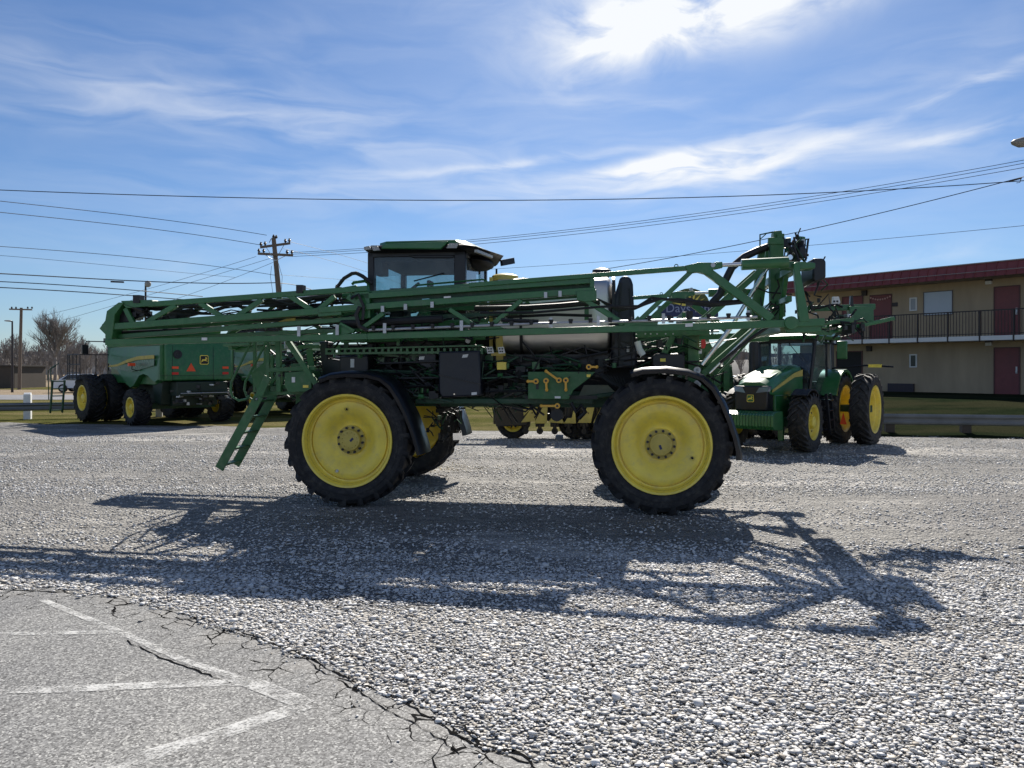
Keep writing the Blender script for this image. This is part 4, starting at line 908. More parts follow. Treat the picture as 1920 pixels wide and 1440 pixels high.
    for i in range(5): z = .45 + i * .3; b.bx(6.25 + (1.7 - z) * .2 - .1, 6.25 + (1.7 - z) * .2 + .1, 2.75, 3.2, z - .02, z + .02)
    b.tube([(6.1, 3.25, .9), (6.1, 3.3, 2.2), (6.1, 3.0, 2.4)], .02); b.tube([(6.5, 3.25, .9), (6.4, 3.3, 2.1), (6.4, 3.0, 2.3)], .02); b.build('access_ladder', DGREEN, rt)
    b = MB(); b.bx(1.45, 1.75, -1.4, 1.4, .6, .85); b.bx(5.0, 5.4, -2.2, 2.2, .8, 1.15); b.build('axle', DGREEN, rt)
    for x, y, Ro, rr, wd in ((1.6, 1.68, .70, .36, .60), (1.6, -1.68, .70, .36, .60), (5.2, 1.35, .98, .50, .62), (5.2, -1.35, .98, .50, .62), (5.2, 2.15, .98, .50, .62), (5.2, -2.15, .98, .50, .62)):
        ag_wheel(rt, Ro, rr, wd, 20, -.12 if y > 2 or Ro < .8 else .05, (x, y, Ro), math.pi if y > 0 else 0, RUB, YEL, .05, rng.uniform(0, 3))
    return root
cang = math.atan2(.67, -.74)
cb = make_combine((-10.65, 26.15), cang)
tag(cb, 'green combine harvester seen from behind with orange triangle on its rear panel', 'combine', 'combine harvesters behind the sprayer')
cb2 = copy_tree(cb); cb2.location = (-8.3, 31.2, 0); cb2.rotation_euler = (0, 0, cang - .12)
tag(cb2, 'second green combine harvester, mostly hidden behind the sprayer ladder', 'combine', 'combine harvesters behind the sprayer')

# ------------------------------------------------------------------ row crop tractor
def make_tractor(loc, ang):
    rt = empty('farm_tractor', (*loc, 0), ang, .88)
    b = MB()
    def hr(x, wb, wt, zb, zt, k=.06): return [(x, -wb, zb), (x, -wb, zt - .25), (x, -wt, zt - k), (x, -wt + .15, zt), (x, wt - .15, zt), (x, wt, zt - k), (x, wb, zt - .25), (x, wb, zb)]
    b.loft([hr(4.18, .44, .34, 1.55, 1.83), hr(4.0, .48, .40, 1.5, 1.92), hr(3.2, .50, .43, 1.45, 2.14), hr(2.2, .52, .45, 1.4, 2.27), hr(1.75, .52, .45, 1.4, 2.30)])
    hood = b.build('hood', GREEN, rt, smooth=25, bevel=.02)
    b = MB()
    for y0, y1 in ((-.36, -.03), (.03, .36)): b.loft([[(3.9, y0, 1.953), (3.9, y1, 1.953), (2.5, y1, 2.246), (2.5, y0, 2.246)], [(3.9, y0, 1.962), (3.9, y1, 1.962), (2.5, y1, 2.255), (2.5, y0, 2.255)]])
    b.build('hood_screen', mat('pale_hood_panel', (.10, .24, .12), .25, 0, .05, coat=.5), hood)
    b = MB()
    for s_ in (1, -1): b.loft([[(4.1, s_ * .485, 1.64), (2.5, s_ * .50, 2.06), (1.85, s_ * .535, 2.16), (1.85, s_ * .535, 1.98), (2.5, s_ * .515, 1.95), (4.1, s_ * .49, 1.58)], [(4.1, s_ * .50, 1.64), (2.5, s_ * .53, 2.06), (1.85, s_ * .55, 2.16), (1.85, s_ * .55, 1.98), (2.5, s_ * .535, 1.95), (4.1, s_ * .505, 1.58)]])
    b.build('stripe', YEL2, hood)
    b = MB(); b.loft([[(4.30, -.42, 1.1), (4.30, .42, 1.1), (4.28, .44, 1.74), (4.28, -.44, 1.74)], [(3.3, -.47, 1.1), (3.3, .47, 1.1), (3.3, .48, 1.74), (3.3, -.48, 1.74)]]); gr = b.build('grille', BLK, rt, bevel=.03)
    for s_ in (1, -1):
        b = MB(); b.loft([[(4.315, s_ * .14, 1.56), (4.30, s_ * .43, 1.60), (4.28, s_ * .46, 1.72), (4.30, s_ * .22, 1.70)], [(4.2, s_ * .14, 1.56), (4.2, s_ * .47, 1.60), (4.18, s_ * .48, 1.72), (4.2, s_ * .22, 1.70)]]); b.build('headlight', mat('headlight_glass', (.22, .25, .28), .1, .3, 0), rt)
    badge(gr, lambda x, y, d: (4.315 + d, x, 1.42 + y), .19, False)
    b = MB(); n = 20
    for i in range(n): y = -.78 + 1.56 * (i + .5) / n; b.prism([(4.15, .62), (4.75, .66), (4.85, .75), (4.85, 1.02), (4.7, 1.10), (4.15, 1.10)], y - .034, y + .034)
    b.bx(3.4, 4.16, -.35, .35, .62, .98); b.build('front_weights', GREEN, rt, bevel=.008)
    b = MB(); b.bx(.0, 4.1, -.36, .36, .72, 1.42); b.bx(2.9, 3.2, -.8, .8, .62, .9); b.bx(-.4, .7, -.5, .5, .6, 1.6); b.bx(-.15, .15, -1.9, 1.9, .93, 1.13); b.build('chassis', DGREEN, rt, bevel=.02)
    b = MB(); b.prism([(3.9, .7), (3.9, 1.5), (3.0, 1.5), (2.6, 1.1), (2.2, .75)], .42, .5); b.bx(3.5, 3.6, .45, .6, .3, .9); b.build('side_frame', GREEN, rt, bevel=.02)
    # cab
    b = MB(); x0, x1, y, zb, zt = -.15, 1.72, .80, 1.25, 3.02
    for px, py, qx, qy, wv in ((x1, y * .82, x1 - .18, y, .07), (x1, -y * .82, x1 - .18, -y, .07), (.55, y + .02, .60, y + .02, .06), (.55, -y - .02, .6, -y - .02, .06), (x0, y, x0 + .05, y - .03, .10), (x0, -y, x0 + .05, -y + .03, .10)): b.beam((px, py, zb), (qx, qy, zt), wv, wv)
    b.bx(x0, x1, -y, y, 1.2, 1.45); b.bx(-.2, .5, -y - .02, y + .02, 1.2, 1.8); b.beam((x1 - .15, -y, zt - .05), (x1 - .15, y, zt - .05), .1, .12); b.beam((x1, -.65, 1.85), (x1, .65, 1.85), .06, .12); b.tube([(x1 + .03, .1, 2.95), (x1 + .08, .55, 2.4)], .012)
    cab = b.build('cab', BLK, rt, bevel=.01)
    for pts in ([(x1, -.64, 1.5), (x1, .64, 1.5), (x1 - .17, .78, zt - .1), (x1 - .17, -.78, zt - .1)], [(x1 - .02, .70, 1.5), (.58, .82, 1.5), (.62, .82, zt - .08), (x1 - .2, .80, zt - .08)], [(x1 - .02, -.70, 1.5), (.58, -.82, 1.5), (.62, -.82, zt - .08), (x1 - .2, -.80, zt - .08)], [(.5, .82, 1.85), (x0, .80, 1.85), (x0 + .05, .78, zt - .08), (.55, .82, zt - .08)], [(x0, .78, 1.7), (x0, -.78, 1.7), (x0 + .05, -.76, zt - .08), (x0 + .05, .76, zt - .08)]):
        b = MB(); b.poly(pts); b.build('window', GLASS, cab, smooth=0)
    b = MB(); b.loft([[(-.3, -.95, zt), (1.95, -.95, zt), (1.95, .95, zt), (-.3, .95, zt)], [(-.35, -1.0, zt + .1), (2.05, -1.0, zt + .08), (2.05, 1.0, zt + .08), (-.35, 1.0, zt + .1)], [(-.1, -.8, zt + .27), (1.5, -.85, zt + .25), (1.5, .85, zt + .25), (-.1, .8, zt + .27)]]); b.build('roof', GREEN, cab, bevel=.03)
    b = MB(); b.bx(.1, .6, -.28, .28, 1.55, 1.95); b.bx(.05, .2, -.28, .28, 1.95, 2.65); b.lathe([(.2, 0), (.2, .03)], 20, (1.05, 0, 2.15), 'Z', True); b.tube([(1.35, 0, 1.5), (1.05, 0, 2.15)], .05); b.bx(1.2, 1.5, -.25, .25, 1.5, 2.1); b.bx(.5, .9, -.45, -.3, 1.9, 2.1); b.build('seat', SEAT, cab, bevel=.03)
    b = MB(); b.tube([(1.95, -.78, 1.7), (1.95, -.78, 3.2)], .15, 12); b.tube([(1.95, -.78, 3.15), (2.0, -.78, 3.4)], .06, 8); b.tube([(1.75, -.98, 1.7), (1.75, -.98, 2.9)], .05, 8); b.bx(1.8, 2.1, -.95, -.55, 1.5, 1.8); b.build('exhaust_stack', BLK, rt, smooth=50)
    b = MB(); b.tube([(1.5, 1.0, 2.9), (1.45, 1.45, 2.85)], .025); b.build('mirror_arm', BLK, rt); b = MB(); b.bx(1.38, 1.48, 1.35, 1.62, 2.45, 2.95); b.build('mirror', GREEN, rt, bevel=.03)
    b = MB(); b.tube([(.1, .85, 2.2), (.1, 1.8, 2.28), (.1, 2.5, 2.24)], .03); b.mi = 1; b.bx(.06, .14, 1.85, 2.2, 2.22, 2.31); b.build('marker_arm', [BLK, YEL], rt)
    for s_ in (1, -1):
        b = MB(); arc = [(1.05 * math.cos(R(a)), 1.05 + 1.12 * math.sin(R(a))) for a in range(20, 171, 15)]; inn = [(x * .93, 1.05 + (z - 1.05) * .93) for x, z in arc]
        b.prism(arc + inn[::-1], s_ * .62, s_ * 1.22); b.prism([(1.0, 1.35), (.72, 1.85), (.2, 2.12), (-.3, 2.1), (-.8, 1.7), (-.8, 1.3)], s_ * .60, s_ * .66); b.build('rear_fender', GREEN, rt, smooth=40)
        b = MB(); arc = [(3.05 + .86 * math.cos(R(a)), .8 + .86 * math.sin(R(a))) for a in range(55, 131, 15)]; inn = [(3.05 + (x - 3.05) * .96, .8 + (z - .8) * .96) for x, z in arc]
        b.prism(arc + inn[::-1], s_ * .78, s_ * (1.20 if s_ > 0 else .95)); b.build('front_fender', RUB, rt, smooth=40)
    b = MB()
    for i in range(4): z = .5 + i * .27; b.bx(1.35, 1.75, .85, 1.25, z - .02, z + .02)
    b.beam((1.35, 1.25, .4), (1.35, 1.15, 1.5), .04, .08); b.beam((1.75, 1.25, .4), (1.75, 1.15, 1.5), .04, .08); b.bx(.9, 2.3, .45, .85, .75, 1.35); b.build('steps', BLK, rt, bevel=.01)
    b = MB(); b.prism_x([(1.30, .62), (1.48, .62), (1.39, .95)], .95, .97); b.build('reflector_triangle', ORG, rt)
    for x, y, Ro, rr, wd, ds in ((3.05, 1.0, .78, .44, .48, -.10), (3.05, -1.0, .78, .44, .48, -.10), (0, .98, 1.02, .66, .50, .12), (0, -.98, 1.02, .66, .50, .12), (0, 1.78, 1.02, .66, .50, .2), (0, -1.78, 1.02, .66, .50, .2)):
        ag_wheel(rt, Ro, rr, wd, 22, ds, (x, y, Ro), math.pi if y > 0 else 0, RUBD, YEL, .06, rng.uniform(0, 3))
    return rt
tr = make_tractor((7.77, 20.45), math.atan2(-.786, -.618))
tag(tr, 'green row-crop tractor with dual rear wheels, white-glinting hood and front weights', 'tractor')

# ------------------------------------------------------------------ planter behind the sprayer
def make_planter():
    K = Fr((1.1, 20.6), R(-4)); rt = empty('seed_planter', (K.o[0], K.o[1], 0), K.a)
    b = MB(); z = .95; b.bx(-2.8, 4.6, -.1, .1, z, z + .2); b.bx(-2.2, 4.2, 1.2, 1.4, z, z + .2); b.bx(.2, .4, -.1, 3.0, z, z + .18)
    for px in (1305, 1322, 1345, 1362): b.beam(K.at(px, 800, .2), K.at(px, 660, .2), .16, .14, (0, 1, 0))
    for zz in (690, 720, 765): b.beam(K.at(1300, zz, .3), K.at(1372, zz + 2, .3), .12, .14)
    b.prism(K.pts([(1330, 690), (1372, 684), (1376, 716), (1370, 770), (1334, 772)], .4), .4, .9); b.prism(K.pts([(1200, 628), (1330, 628), (1330, 662), (1200, 662)], .6), .6, .9)
    b.build('toolbar', GREEN2, rt, bevel=.015)
    for pxs in ([(977, 792), (1002, 757), (1009, 757), (1003, 790)], [(1001, 794), (1021, 757), (1027, 757), (1025, 794)], [(1028, 792), (1034, 784), (1054, 786), (1058, 794)], [(1057, 794), (1064, 784), (1072, 784), (1078, 757), (1080, 794)], [(1083, 793), (1106, 756), (1116, 756), (1108, 793)], [(1112, 793), (1131, 757), (1142, 757), (1136, 794)], [(982, 780), (980, 758), (992, 758), (994, 768)]):
        b = MB(); b.prism(K.pts(pxs, -.25), -.25, -.1); b.mi = 1
        c = sum((K.at(*p, -.25) for p in pxs), Vector()) / len(pxs); b.lathe([(.02, -.27), (.02, -.25)], 8, (c.x, 0, c.z), caps=True); b.build('row_shield', [YEL2, BLK], rt, bevel=.008)
    b = MB()
    for px in (985, 1012, 1040, 1066, 1095, 1120): p = K.at(px, 800, 0); b.lathe([(.09, -.03), (.09, .03)], 14, (p.x, .1, .24), caps=True); b.beam((p.x, .1, .2), (p.x, .1, .95), .06, .10); b.bx(p.x - .12, p.x + .12, .1, .5, .35, .9)
    p = K.at(950, 780, .1); b.bx(p.x - .36, p.x + .36, .05, .6, .42, .95); b.build('row_unit', BLK, rt, bevel=.02)
    b = MB()
    for px in (1010, 1090, 1230): b = MB(); p = K.at(px, 720, .5); b.loft([[(p.x - .3, .3, 1.2), (p.x + .3, .3, 1.2), (p.x + .3, .9, 1.2), (p.x - .3, .9, 1.2)], [(p.x - .5, .1, 1.75), (p.x + .5, .1, 1.75), (p.x + .5, 1.1, 1.75), (p.x - .5, 1.1, 1.75)]]); b.build('seed_hopper', PALE, rt, bevel=.04)
    for px, m_ in ((962, YEL), (1078, BLK), (1100, BLK), (1210, YEL)):
        p = K.at(px, 800, .4); ag_wheel(rt, .46, .24, .36, 16, -.05, (p.x, .5, .46), 0, RUB, m_, .03, rng.uniform(0, 3))
    b = MB(); b.prism(K.pts([(978, 748), (1150, 748), (1150, 786), (1030, 790), (984, 780)], .75), .75, 1.1); b.prism(K.pts([(925, 764), (990, 760), (990, 798), (930, 800)], .0), .0, .5); b.build('planter_frame', BLK, rt, bevel=.02)
    r = random.Random(9); b = MB()
    for _ in range(60):
        p = K.at(r.uniform(940, 1370), r.uniform(700, 790), r.uniform(0, .5)); b.tube([p + Vector((r.uniform(-.25, .25) * i, 0, r.uniform(-.08, .08) * i)) for i in range(4)], .015, 5)
    b.build('seed_hose', HOSE, rt)
    return rt
tag(make_planter(), 'green row planter with yellow shields and small tyres behind the sprayer', 'planter')

# ------------------------------------------------------------------ motel on its grass bank
M_ = Fr((22.2, 34.4), math.atan2(-.78, .62)); mo = empty('motel_building', (M_.o[0], M_.o[1], 0), M_.a)
mu0, mu1 = M_.at(1500, 600, 0).x, 13.5
zf = M_.at(1888, 739, 0).z; zs = M_.at(1888, 626, 0).z; zr = M_.at(1888, 520, 0).z; VB = -1.35
b = MB(); b.bx(mu0, mu1, 0, 9, zf - .6, zr + .25); b.build('wall', TAN, mo)
ztop = M_.at(1900, 487, VB - .15).z; zbot = M_.at(1900, 514, VB - .15).z
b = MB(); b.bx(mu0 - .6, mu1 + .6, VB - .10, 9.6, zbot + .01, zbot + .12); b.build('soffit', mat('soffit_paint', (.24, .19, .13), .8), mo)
b = MB(); b.loft([[(mu0 - .65, VB - .15, zbot), (mu1 + .6, VB - .15, zbot), (mu1 + .6, VB - .10, zbot), (mu0 - .65, VB - .10, zbot)], [(mu0 - .65, VB + .10, ztop), (mu1 + .6, VB + .10, ztop), (mu1 + .6, VB + .15, ztop), (mu0 - .65, VB + .15, ztop)]])
b.bx(mu0 - .65, mu0 - .6, VB, 9.6, zbot, ztop); b.bx(mu0 - .65, mu1 + .6, VB + .15, 9.6, ztop - .2, ztop - .1)
u = mu0 - .5
while u < mu1 + .5: b.beam((u, VB - .17, zbot), (u, VB + .085, ztop + .01), .03, .035, (0, 1, 0)); u += .41
rf = b.build('roof', ROOFR, mo)
b = MB(); b.bx(mu0 - .67, mu1 + .62, VB + .06, VB + .2, ztop, ztop + .05); b.tube([(mu0 - .6, VB - .19, (zbot * .62 + ztop * .38)), (mu1 + .5, VB - .19, (zbot * .62 + ztop * .38))], .02); b.build('roof_trim', mat('roof_trim_paint', (.28, .22, .20), .5), rf)
zbs = M_.at(1740, 632, VB).z
b = MB(); b.bx(mu0 - .3, mu1, VB, -.003, zbs - .22, zbs - .02); bal = b.build('balcony', CREAM, mo)
b = MB(); u = mu0 - .3; zh = M_.at(1740, 588, VB).z
while u < mu1: b.bx(u - .010, u + .010, VB + .03, VB + .05, zbs - .02, zh); u += .13
b.bx(mu0 - .3, mu1, VB + .015, VB + .065, zh - .02, zh + .03); b.bx(mu0 - .3, mu1, VB + .02, VB + .06, zbs + .06, zbs + .09)
u = mu0 + .2
while u < mu1: b.bx(u - .03, u + .03, VB - .02, VB + .06, zbs - .26, zh); u += 1.33
b.build('railing', IRON, bal)
def mrect(px0, px1, py0, py1, v=0):
    a, c = M_.at(px0, py0, v), M_.at(px1, py1, v); return a.x, c.x, M_.at((px0 + px1) / 2, py1, v).z, M_.at((px0 + px1) / 2, py0, v).z
def door(px0, px1, py0, py1, m=MAROON, hd=True, zlo=None):
    x0, x1, a, c = mrect(px0, px1, py0, py1); a = zlo if zlo is not None else a
    b = MB(); b.bx(x0 - .05, x0, -.05, -.003, a, c + .05); b.bx(x1, x1 + .05, -.05, -.003, a, c + .05); b.bx(x0, x1, -.05, -.003, c, c + .05); b.mi = 1; b.bx(x0, x1, -.025, -.004, a, c)
    o = b.build('door', [mat('door_frame_paint', (.10, .035, .035), .5), m], mo)
    if hd: b = MB(); b.bx(x1 - .12, x1 - .05, -.07, -.025, a + .95, a + 1.25); b.lathe([(.03, -.12), (.03, -.05)], 8, (x1 - .085, 0, a + 1.02), caps=True); b.build('handle', GALV, o)
    return o
door(1866, 1911, 538, 628, zlo=zbs - .02); door(1866, 1911, 653, 739, zlo=zf - .02); d2 = door(1633, 1671, 554, 632, hd=False, zlo=zbs - .02); door(1581, 1617, 557, 634, hd=False, zlo=zbs - .02)
door(1570, 1616, 660, 738, DARK, False, zlo=zf - .02)  # open doorway; the shade inside is put in as a dark panel
x0 = M_.at(1960, 600, 0).x; w_ = .95
for k in (0, 5.6, 7.4):
    if x0 + k + 1 < mu1:
        for zl in (zf - .02, zbs - .02): b = MB(); b.bx(x0 + k + 2.2, x0 + k + 3.1, -.03, -.003, zl, zl + 2.1); b.build('door', MAROON, mo)
b = MB(); xa_, xb_, za_, zc_ = mrect(1634, 1670, 553, 560); r = random.Random(2)
for i in range(9): t = i / 8; b.ell((xa_ + (xb_ - xa_) * t, -.08, zc_ - .12 - .12 * math.sin(math.pi * t)), (.05, .02, .05), 8, 6)
b.build('garland', mat('garland_pink', (.55, .32, .30), .7), d2)
def mwin(px0, px1, py0, py1, fm, pm, fw=.06):
    x0, x1, a, c = mrect(px0, px1, py0, py1); b = MB()
    b.bx(x0, x1, -.06, -.003, a, a + fw); b.bx(x0, x1, -.06, -.003, c - fw, c); b.bx(x0, x0 + fw, -.06, -.003, a + fw, c - fw); b.bx(x1 - fw, x1, -.06, -.003, a + fw, c - fw)
    o = b.build('window', fm, mo); b = MB(); b.bx(x0 + fw, x1 - fw, -.03, -.004, a + fw, c - fw); b.build('pane', pm, o)
mwin(1732, 1787, 546, 591, mat('window_frame_grey', (.12, .11, .11), .5), PANE, .03)
mwin(1706, 1720, 558, 583, CREAM, mat('bath_window_pane', (.32, .34, .36), .3)); mwin(1706, 1720, 664, 689, CREAM, mat('dark_window_pane', (.05, .05, .055), .2))
x0, x1, a, c = mrect(1667, 1715, 719, 737); b = MB(); b.bx(x0, x1, -.16, -.003, a, c)
for i in range(9): z = a + (c - a) * (i + .5) / 9; b.bx(x0 + .04, x1 - .04, -.175, -.16, z - .01, z + .01)
b.build('air_conditioner', mat('air_conditioner_brown', (.05, .04, .05), .6), mo)
for px, py, m in ((1855, 529, CREAM), (1855, 644, CREAM), (1622, 551, IRON), (1631, 655, IRON)):
    p = M_.at(px, py, 0); b = MB(); b.bx(p.x - .12, p.x + .12, -.14, -.003, p.z - .10, p.z + .04); b.mi = 1; b.bx(p.x - .13, p.x + .13, -.16, -.003, p.z + .04, p.z + .17); b.build('wall_lamp', [m, IRON], mo)
p = M_.at(1678, 571, 0); b = MB(); b.bx(p.x - .14, p.x + .14, -.03, -.003, p.z - .1, p.z + .1); b.build('room_plate', IRON, mo)
tag(mo, 'two-storey tan motel with red metal roof, balcony railing and maroon doors', 'motel')
# grass bank in front of it
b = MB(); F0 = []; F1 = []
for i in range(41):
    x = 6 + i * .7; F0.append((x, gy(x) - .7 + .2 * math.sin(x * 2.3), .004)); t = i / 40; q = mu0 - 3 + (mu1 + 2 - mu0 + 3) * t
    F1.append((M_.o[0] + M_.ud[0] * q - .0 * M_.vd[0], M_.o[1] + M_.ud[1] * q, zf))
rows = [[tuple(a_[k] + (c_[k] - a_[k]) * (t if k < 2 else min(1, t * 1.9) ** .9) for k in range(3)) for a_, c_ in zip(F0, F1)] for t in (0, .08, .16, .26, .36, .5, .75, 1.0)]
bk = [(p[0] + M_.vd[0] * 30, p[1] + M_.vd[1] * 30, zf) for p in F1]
b.loft(rows + [bk], close=False); tag(b.build('grass_bank', GRASS_SHADE), kind='structure')

# ------------------------------------------------------------------ motel sign on its pole, far behind
sg = empty('roadside_sign', (P(1288, 690, 44).x, 44, 0)); cx_ = sg.location.x
def SGN(px, py): p = P(px, py, 44); return p.x - cx_, p.z
b = MB(); pts = [SGN(*q) for q in ((1234, 574), (1345, 566), (1345, 594), (1234, 594))]; b.loft([[(x, -.2, z) for x, z in pts], [(x, .2, z) for x, z in pts]]); pan = b.build('sign_panel', BLUE, sg)
b = MB(); arch = [SGN(1254, 576)] + [SGN(1292 + 38 * math.cos(R(a)), 575 - 34 * math.sin(R(a))) for a in range(165, 14, -15)] + [SGN(1330, 570)]
b.loft([[(x, -.18, z) for x, z in arch], [(x, .18, z) for x, z in arch]]); b.build('sign_crown', mat('sign_green', (.10, .12, .03), .5), sg)
b = MB(); hc = SGN(1292, 574)
for i in range(9):
    a = R(12 + i * 19.5); k = .5 + .08 * (i % 2)
    b.loft([[(hc[0] + .55 * math.cos(a - .12), y, hc[1] + .42 * math.sin(a - .12)), (hc[0] + .55 * math.cos(a + .12), y, hc[1] + .42 * math.sin(a + .12)), (hc[0] + 1.0 * math.cos(a), y, hc[1] + .85 * math.sin(a))] for y in (-.22, -.18)])
dd = [(hc[0] + .48 * math.cos(R(a)), hc[1] + .38 * math.sin(R(a))) for a in range(0, 181, 20)]; b.loft([[(x, y, z) for x, z in dd] for y in (-.23, -.18)])
b.build('sunburst', YEL, sg)
b = MB(); s0 = SGN(1288, 586); text_into(b, 'Days Inn', .72, lambda x, y, d: (s0[0] + x, -.2 - d, s0[1] + y)); b.build('lettering', mat('sign_lettering', (.30, .33, .48), .6), pan, smooth=0)  # white letters dulled and blued, backlit shade put into their colour
b = MB(); b.bx(-.35, -.15, -.1, .1, 0, SGN(0, 590)[1]); b.bx(.5, .7, -.1, .1, 0, SGN(0, 590)[1]); b.build('post', GALV, sg)
tag(sg, 'dark blue motel sign with yellow sunburst, seen through the rear boom', 'sign')

# ------------------------------------------------------------------ guard rails with white posts
def rail(p0, p1, name, lab, rail_m, post_x):
    a = Vector((*p0, 0)); c = Vector((*p1, 0)); x0 = p0[0]; L = (c - a).length; an = math.atan2(c.y - a.y, c.x - a.x)
    rt = empty(name, a, an); tag(rt, lab, 'guard rail', 'guard rails along the lot edge')
    pr = [(0, .30), (-.045, .33), (-.055, .37), (-.01, .43), (-.01, .47), (-.055, .53), (-.045, .57), (0, .61), (.01, .61), (-.03, .57), (-.04, .53), (.005, .47), (.005, .43), (-.04, .37), (-.03, .33), (.01, .30)]
    b = MB(); b.loft([[(0, y, z) for y, z in pr], [(L, y, z) for y, z in pr]]); b.build('rail_beam', rail_m, rt, smooth=20)
    for xp in post_x:
        u = (xp - x0) / math.cos(an); b = MB(); b.bx(u - .12, u + .12, .02, .26, -.1, .93 if xp < -10 else .42); b.prism_x([(.02, .93), (.26, .93), (.14, 1.0)], u - .12, u + .12) if xp < -10 else None
        b.build('post', WPOST if xp < -10 else BRN, rt, bevel=.01)
DULL = mat('dull_rail_steel', (.16, .17, .18), .5, .8, .25, 1.5)
rail((-40, 21.85), (-12.2, 31.58), 'guard_rail', 'dark steel guard rail with white posts at the left edge of the lot', DULL, [-39.0, -35.2, -31.4, -27.6, -23.8, -18.55, -14.2])
rail((6, gy(6)), (32, gy(32)), 'guard_rail', 'steel guard rail running below the motel grass bank', mat('weathered_rail_steel', (.17, .175, .175), .75, .1, .25, 1.5), [7 + 2 * i for i in range(12)])

# ------------------------------------------------------------------ utility poles, lamps and wires
pt = P(514, 446, 46); up = empty('utility_pole', (P(525, 690, 46).x, 46, 0)); tag(up, 'wooden utility pole with two crossarms rising behind the folded boom', 'utility pole')
def UL(px, py, dy=0): p = P(px, py, 46); return Vector((p.x - up.location.x, dy, p.z))
b = MB(); b.tube([(0.05, 0, -.5), UL(524, 560), UL(513, 446)], [.19, .17, .13], 12); b.build('pole_shaft', WOOD, up, smooth=60)
for a_, c_, da, dc in (((493, 466), (540, 454), -.3, .6), ((483, 475), (553, 481), .3, -.3)):
    b = MB(); b.beam(UL(*a_, da - .18), UL(*c_, dc - .18), .12, .14); arm = b.build('crossarm', WOOD, up)
    b = MB(); m_ = (UL(*a_, da) + UL(*c_, dc)) / 2
    for k in (-1, 1): e = m_.lerp(UL(*(a_ if k < 0 else c_), da if k < 0 else dc), .6); b.beam(e + Vector((0, -.2, -.05)), UL(517, 490, -.15), .03, .03)
    b.build('brace', GALV, arm)
    b = MB()
    for t in (.02, .16, .84, .98): p = UL(*a_, da - .18).lerp(UL(*c_, dc - .18), t); b.lathe([(.05, .06), (.05, .12), (.09, .16), (.09, .2), (.05, .24), (.06, .29), (.02, .31)], 8, p, 'Z')
    b.build('insulator', IRON, arm)
b = MB(); b.lathe([(.06, 0), (.09, .08), (.03, .2)], 8, UL(513, 446), 'Z'); b.lathe([(.06, 0), (.09, .08), (.03, .2)], 8, UL(518, 447), 'Z'); b.tube([UL(505, 455), UL(508, 448), UL(513, 449)], .02); b.tube([UL(512, 500, -.3), UL(510, 520, -.3), UL(516, 560, -.3)], .012); b.tube([UL(525, 495, -.3), UL(532, 520, -.3), UL(530, 550, -.3)], .012); b.build('pole_hardware', IRON, up)
up2 = empty('utility_pole', (P(36, 690, 70).x, 70, 0)); tag(up2, 'slim wooden pole with one crossarm beside the bare tree', 'utility pole')
b = MB(); q = lambda px, py: P(px, py, 70) - Vector((up2.location.x, 70, 0))
b.tube([(0, 0, -.3), q(40, 577)], [.16, .12], 10); b.build('pole_shaft', WOOD, up2, smooth=60); b = MB(); b.beam(q(20, 580) + Vector((0, -.17, 0)), q(62, 581) + Vector((0, -.17, 0)), .12, .12); b.build('crossarm', WOOD, up2)
b = MB(); [b.lathe([(.06, .06), (.08, .15), (.03, .25)], 8, q(px, 580), 'Z') for px in (22, 30, 52, 60)]; b.build('insulator', IRON, up2)
def lamp_post(px, top, Y, lab, head, arm):
    x = P(px, 690, Y).x; rt = empty('lamp_post', (x, Y, 0)); tag(rt, lab, 'lamp post', 'lamp posts beyond the lot'); zt_ = P(px, top, Y).z
    b = MB(); b.tube([(0, 0, -.2), (0, 0, zt_)], [.10, .06], 8); b.tube([(0, 0, zt_ - .03), (arm, 0, zt_)], .05); b.build('post_shaft', IRON, rt, smooth=60)
    b = MB(); b.ell((arm, 0, zt_ + .02), head, 12, 8); b.build('lamp_head', mat('lamp_housing', (.32, .32, .30), .5), rt)
lamp_post(23, 602, 62, 'thin dark lamp post at the far left, arm pointing left', (.30, .18, .06), -.35)
lamp_post(273, 533, 50, 'slim pole with round floodlight above the boom tip', (.20, .2, .22), .15)
sl_ = empty('street_lamp', (P(2010, 690, 16).x, 16, 0)); tag(sl_, 'grey cobra-head street lamp poking in at the right edge', 'street lamp')
b = MB(); z_ = P(1905, 268, 16).z; b.tube([(0, 0, 0), (0, 0, z_ - .5), (-.15, 0, z_ + .02), (-.75, 0, z_ + .05)], [.12, .09, .05, .04], 10); b.build('post_shaft', GALV, sl_, smooth=60)
xh = P(1896, 268, 16).x - sl_.location.x
b = MB(); b.loft([[(xh + x, k * w_ * math.cos(t), z_ + .02 + (h1 if math.sin(t) > 0 else h0) * math.sin(t)) for t in [2 * math.pi * i / 16 for i in range(16)]] for x, w_, h1, h0, k in ((0, .02, .01, .01, 1), (.06, .10, .05, .06, 1), (.2, .16, .09, .11, 1), (.42, .15, .11, .09, 1), (.62, .09, .08, .05, 1), (.75, .05, .05, .04, 1))]); b.build('lamp_head', mat('cobra_head', (.24, .23, .21), .45, .2, .1), sl_, smooth=60)
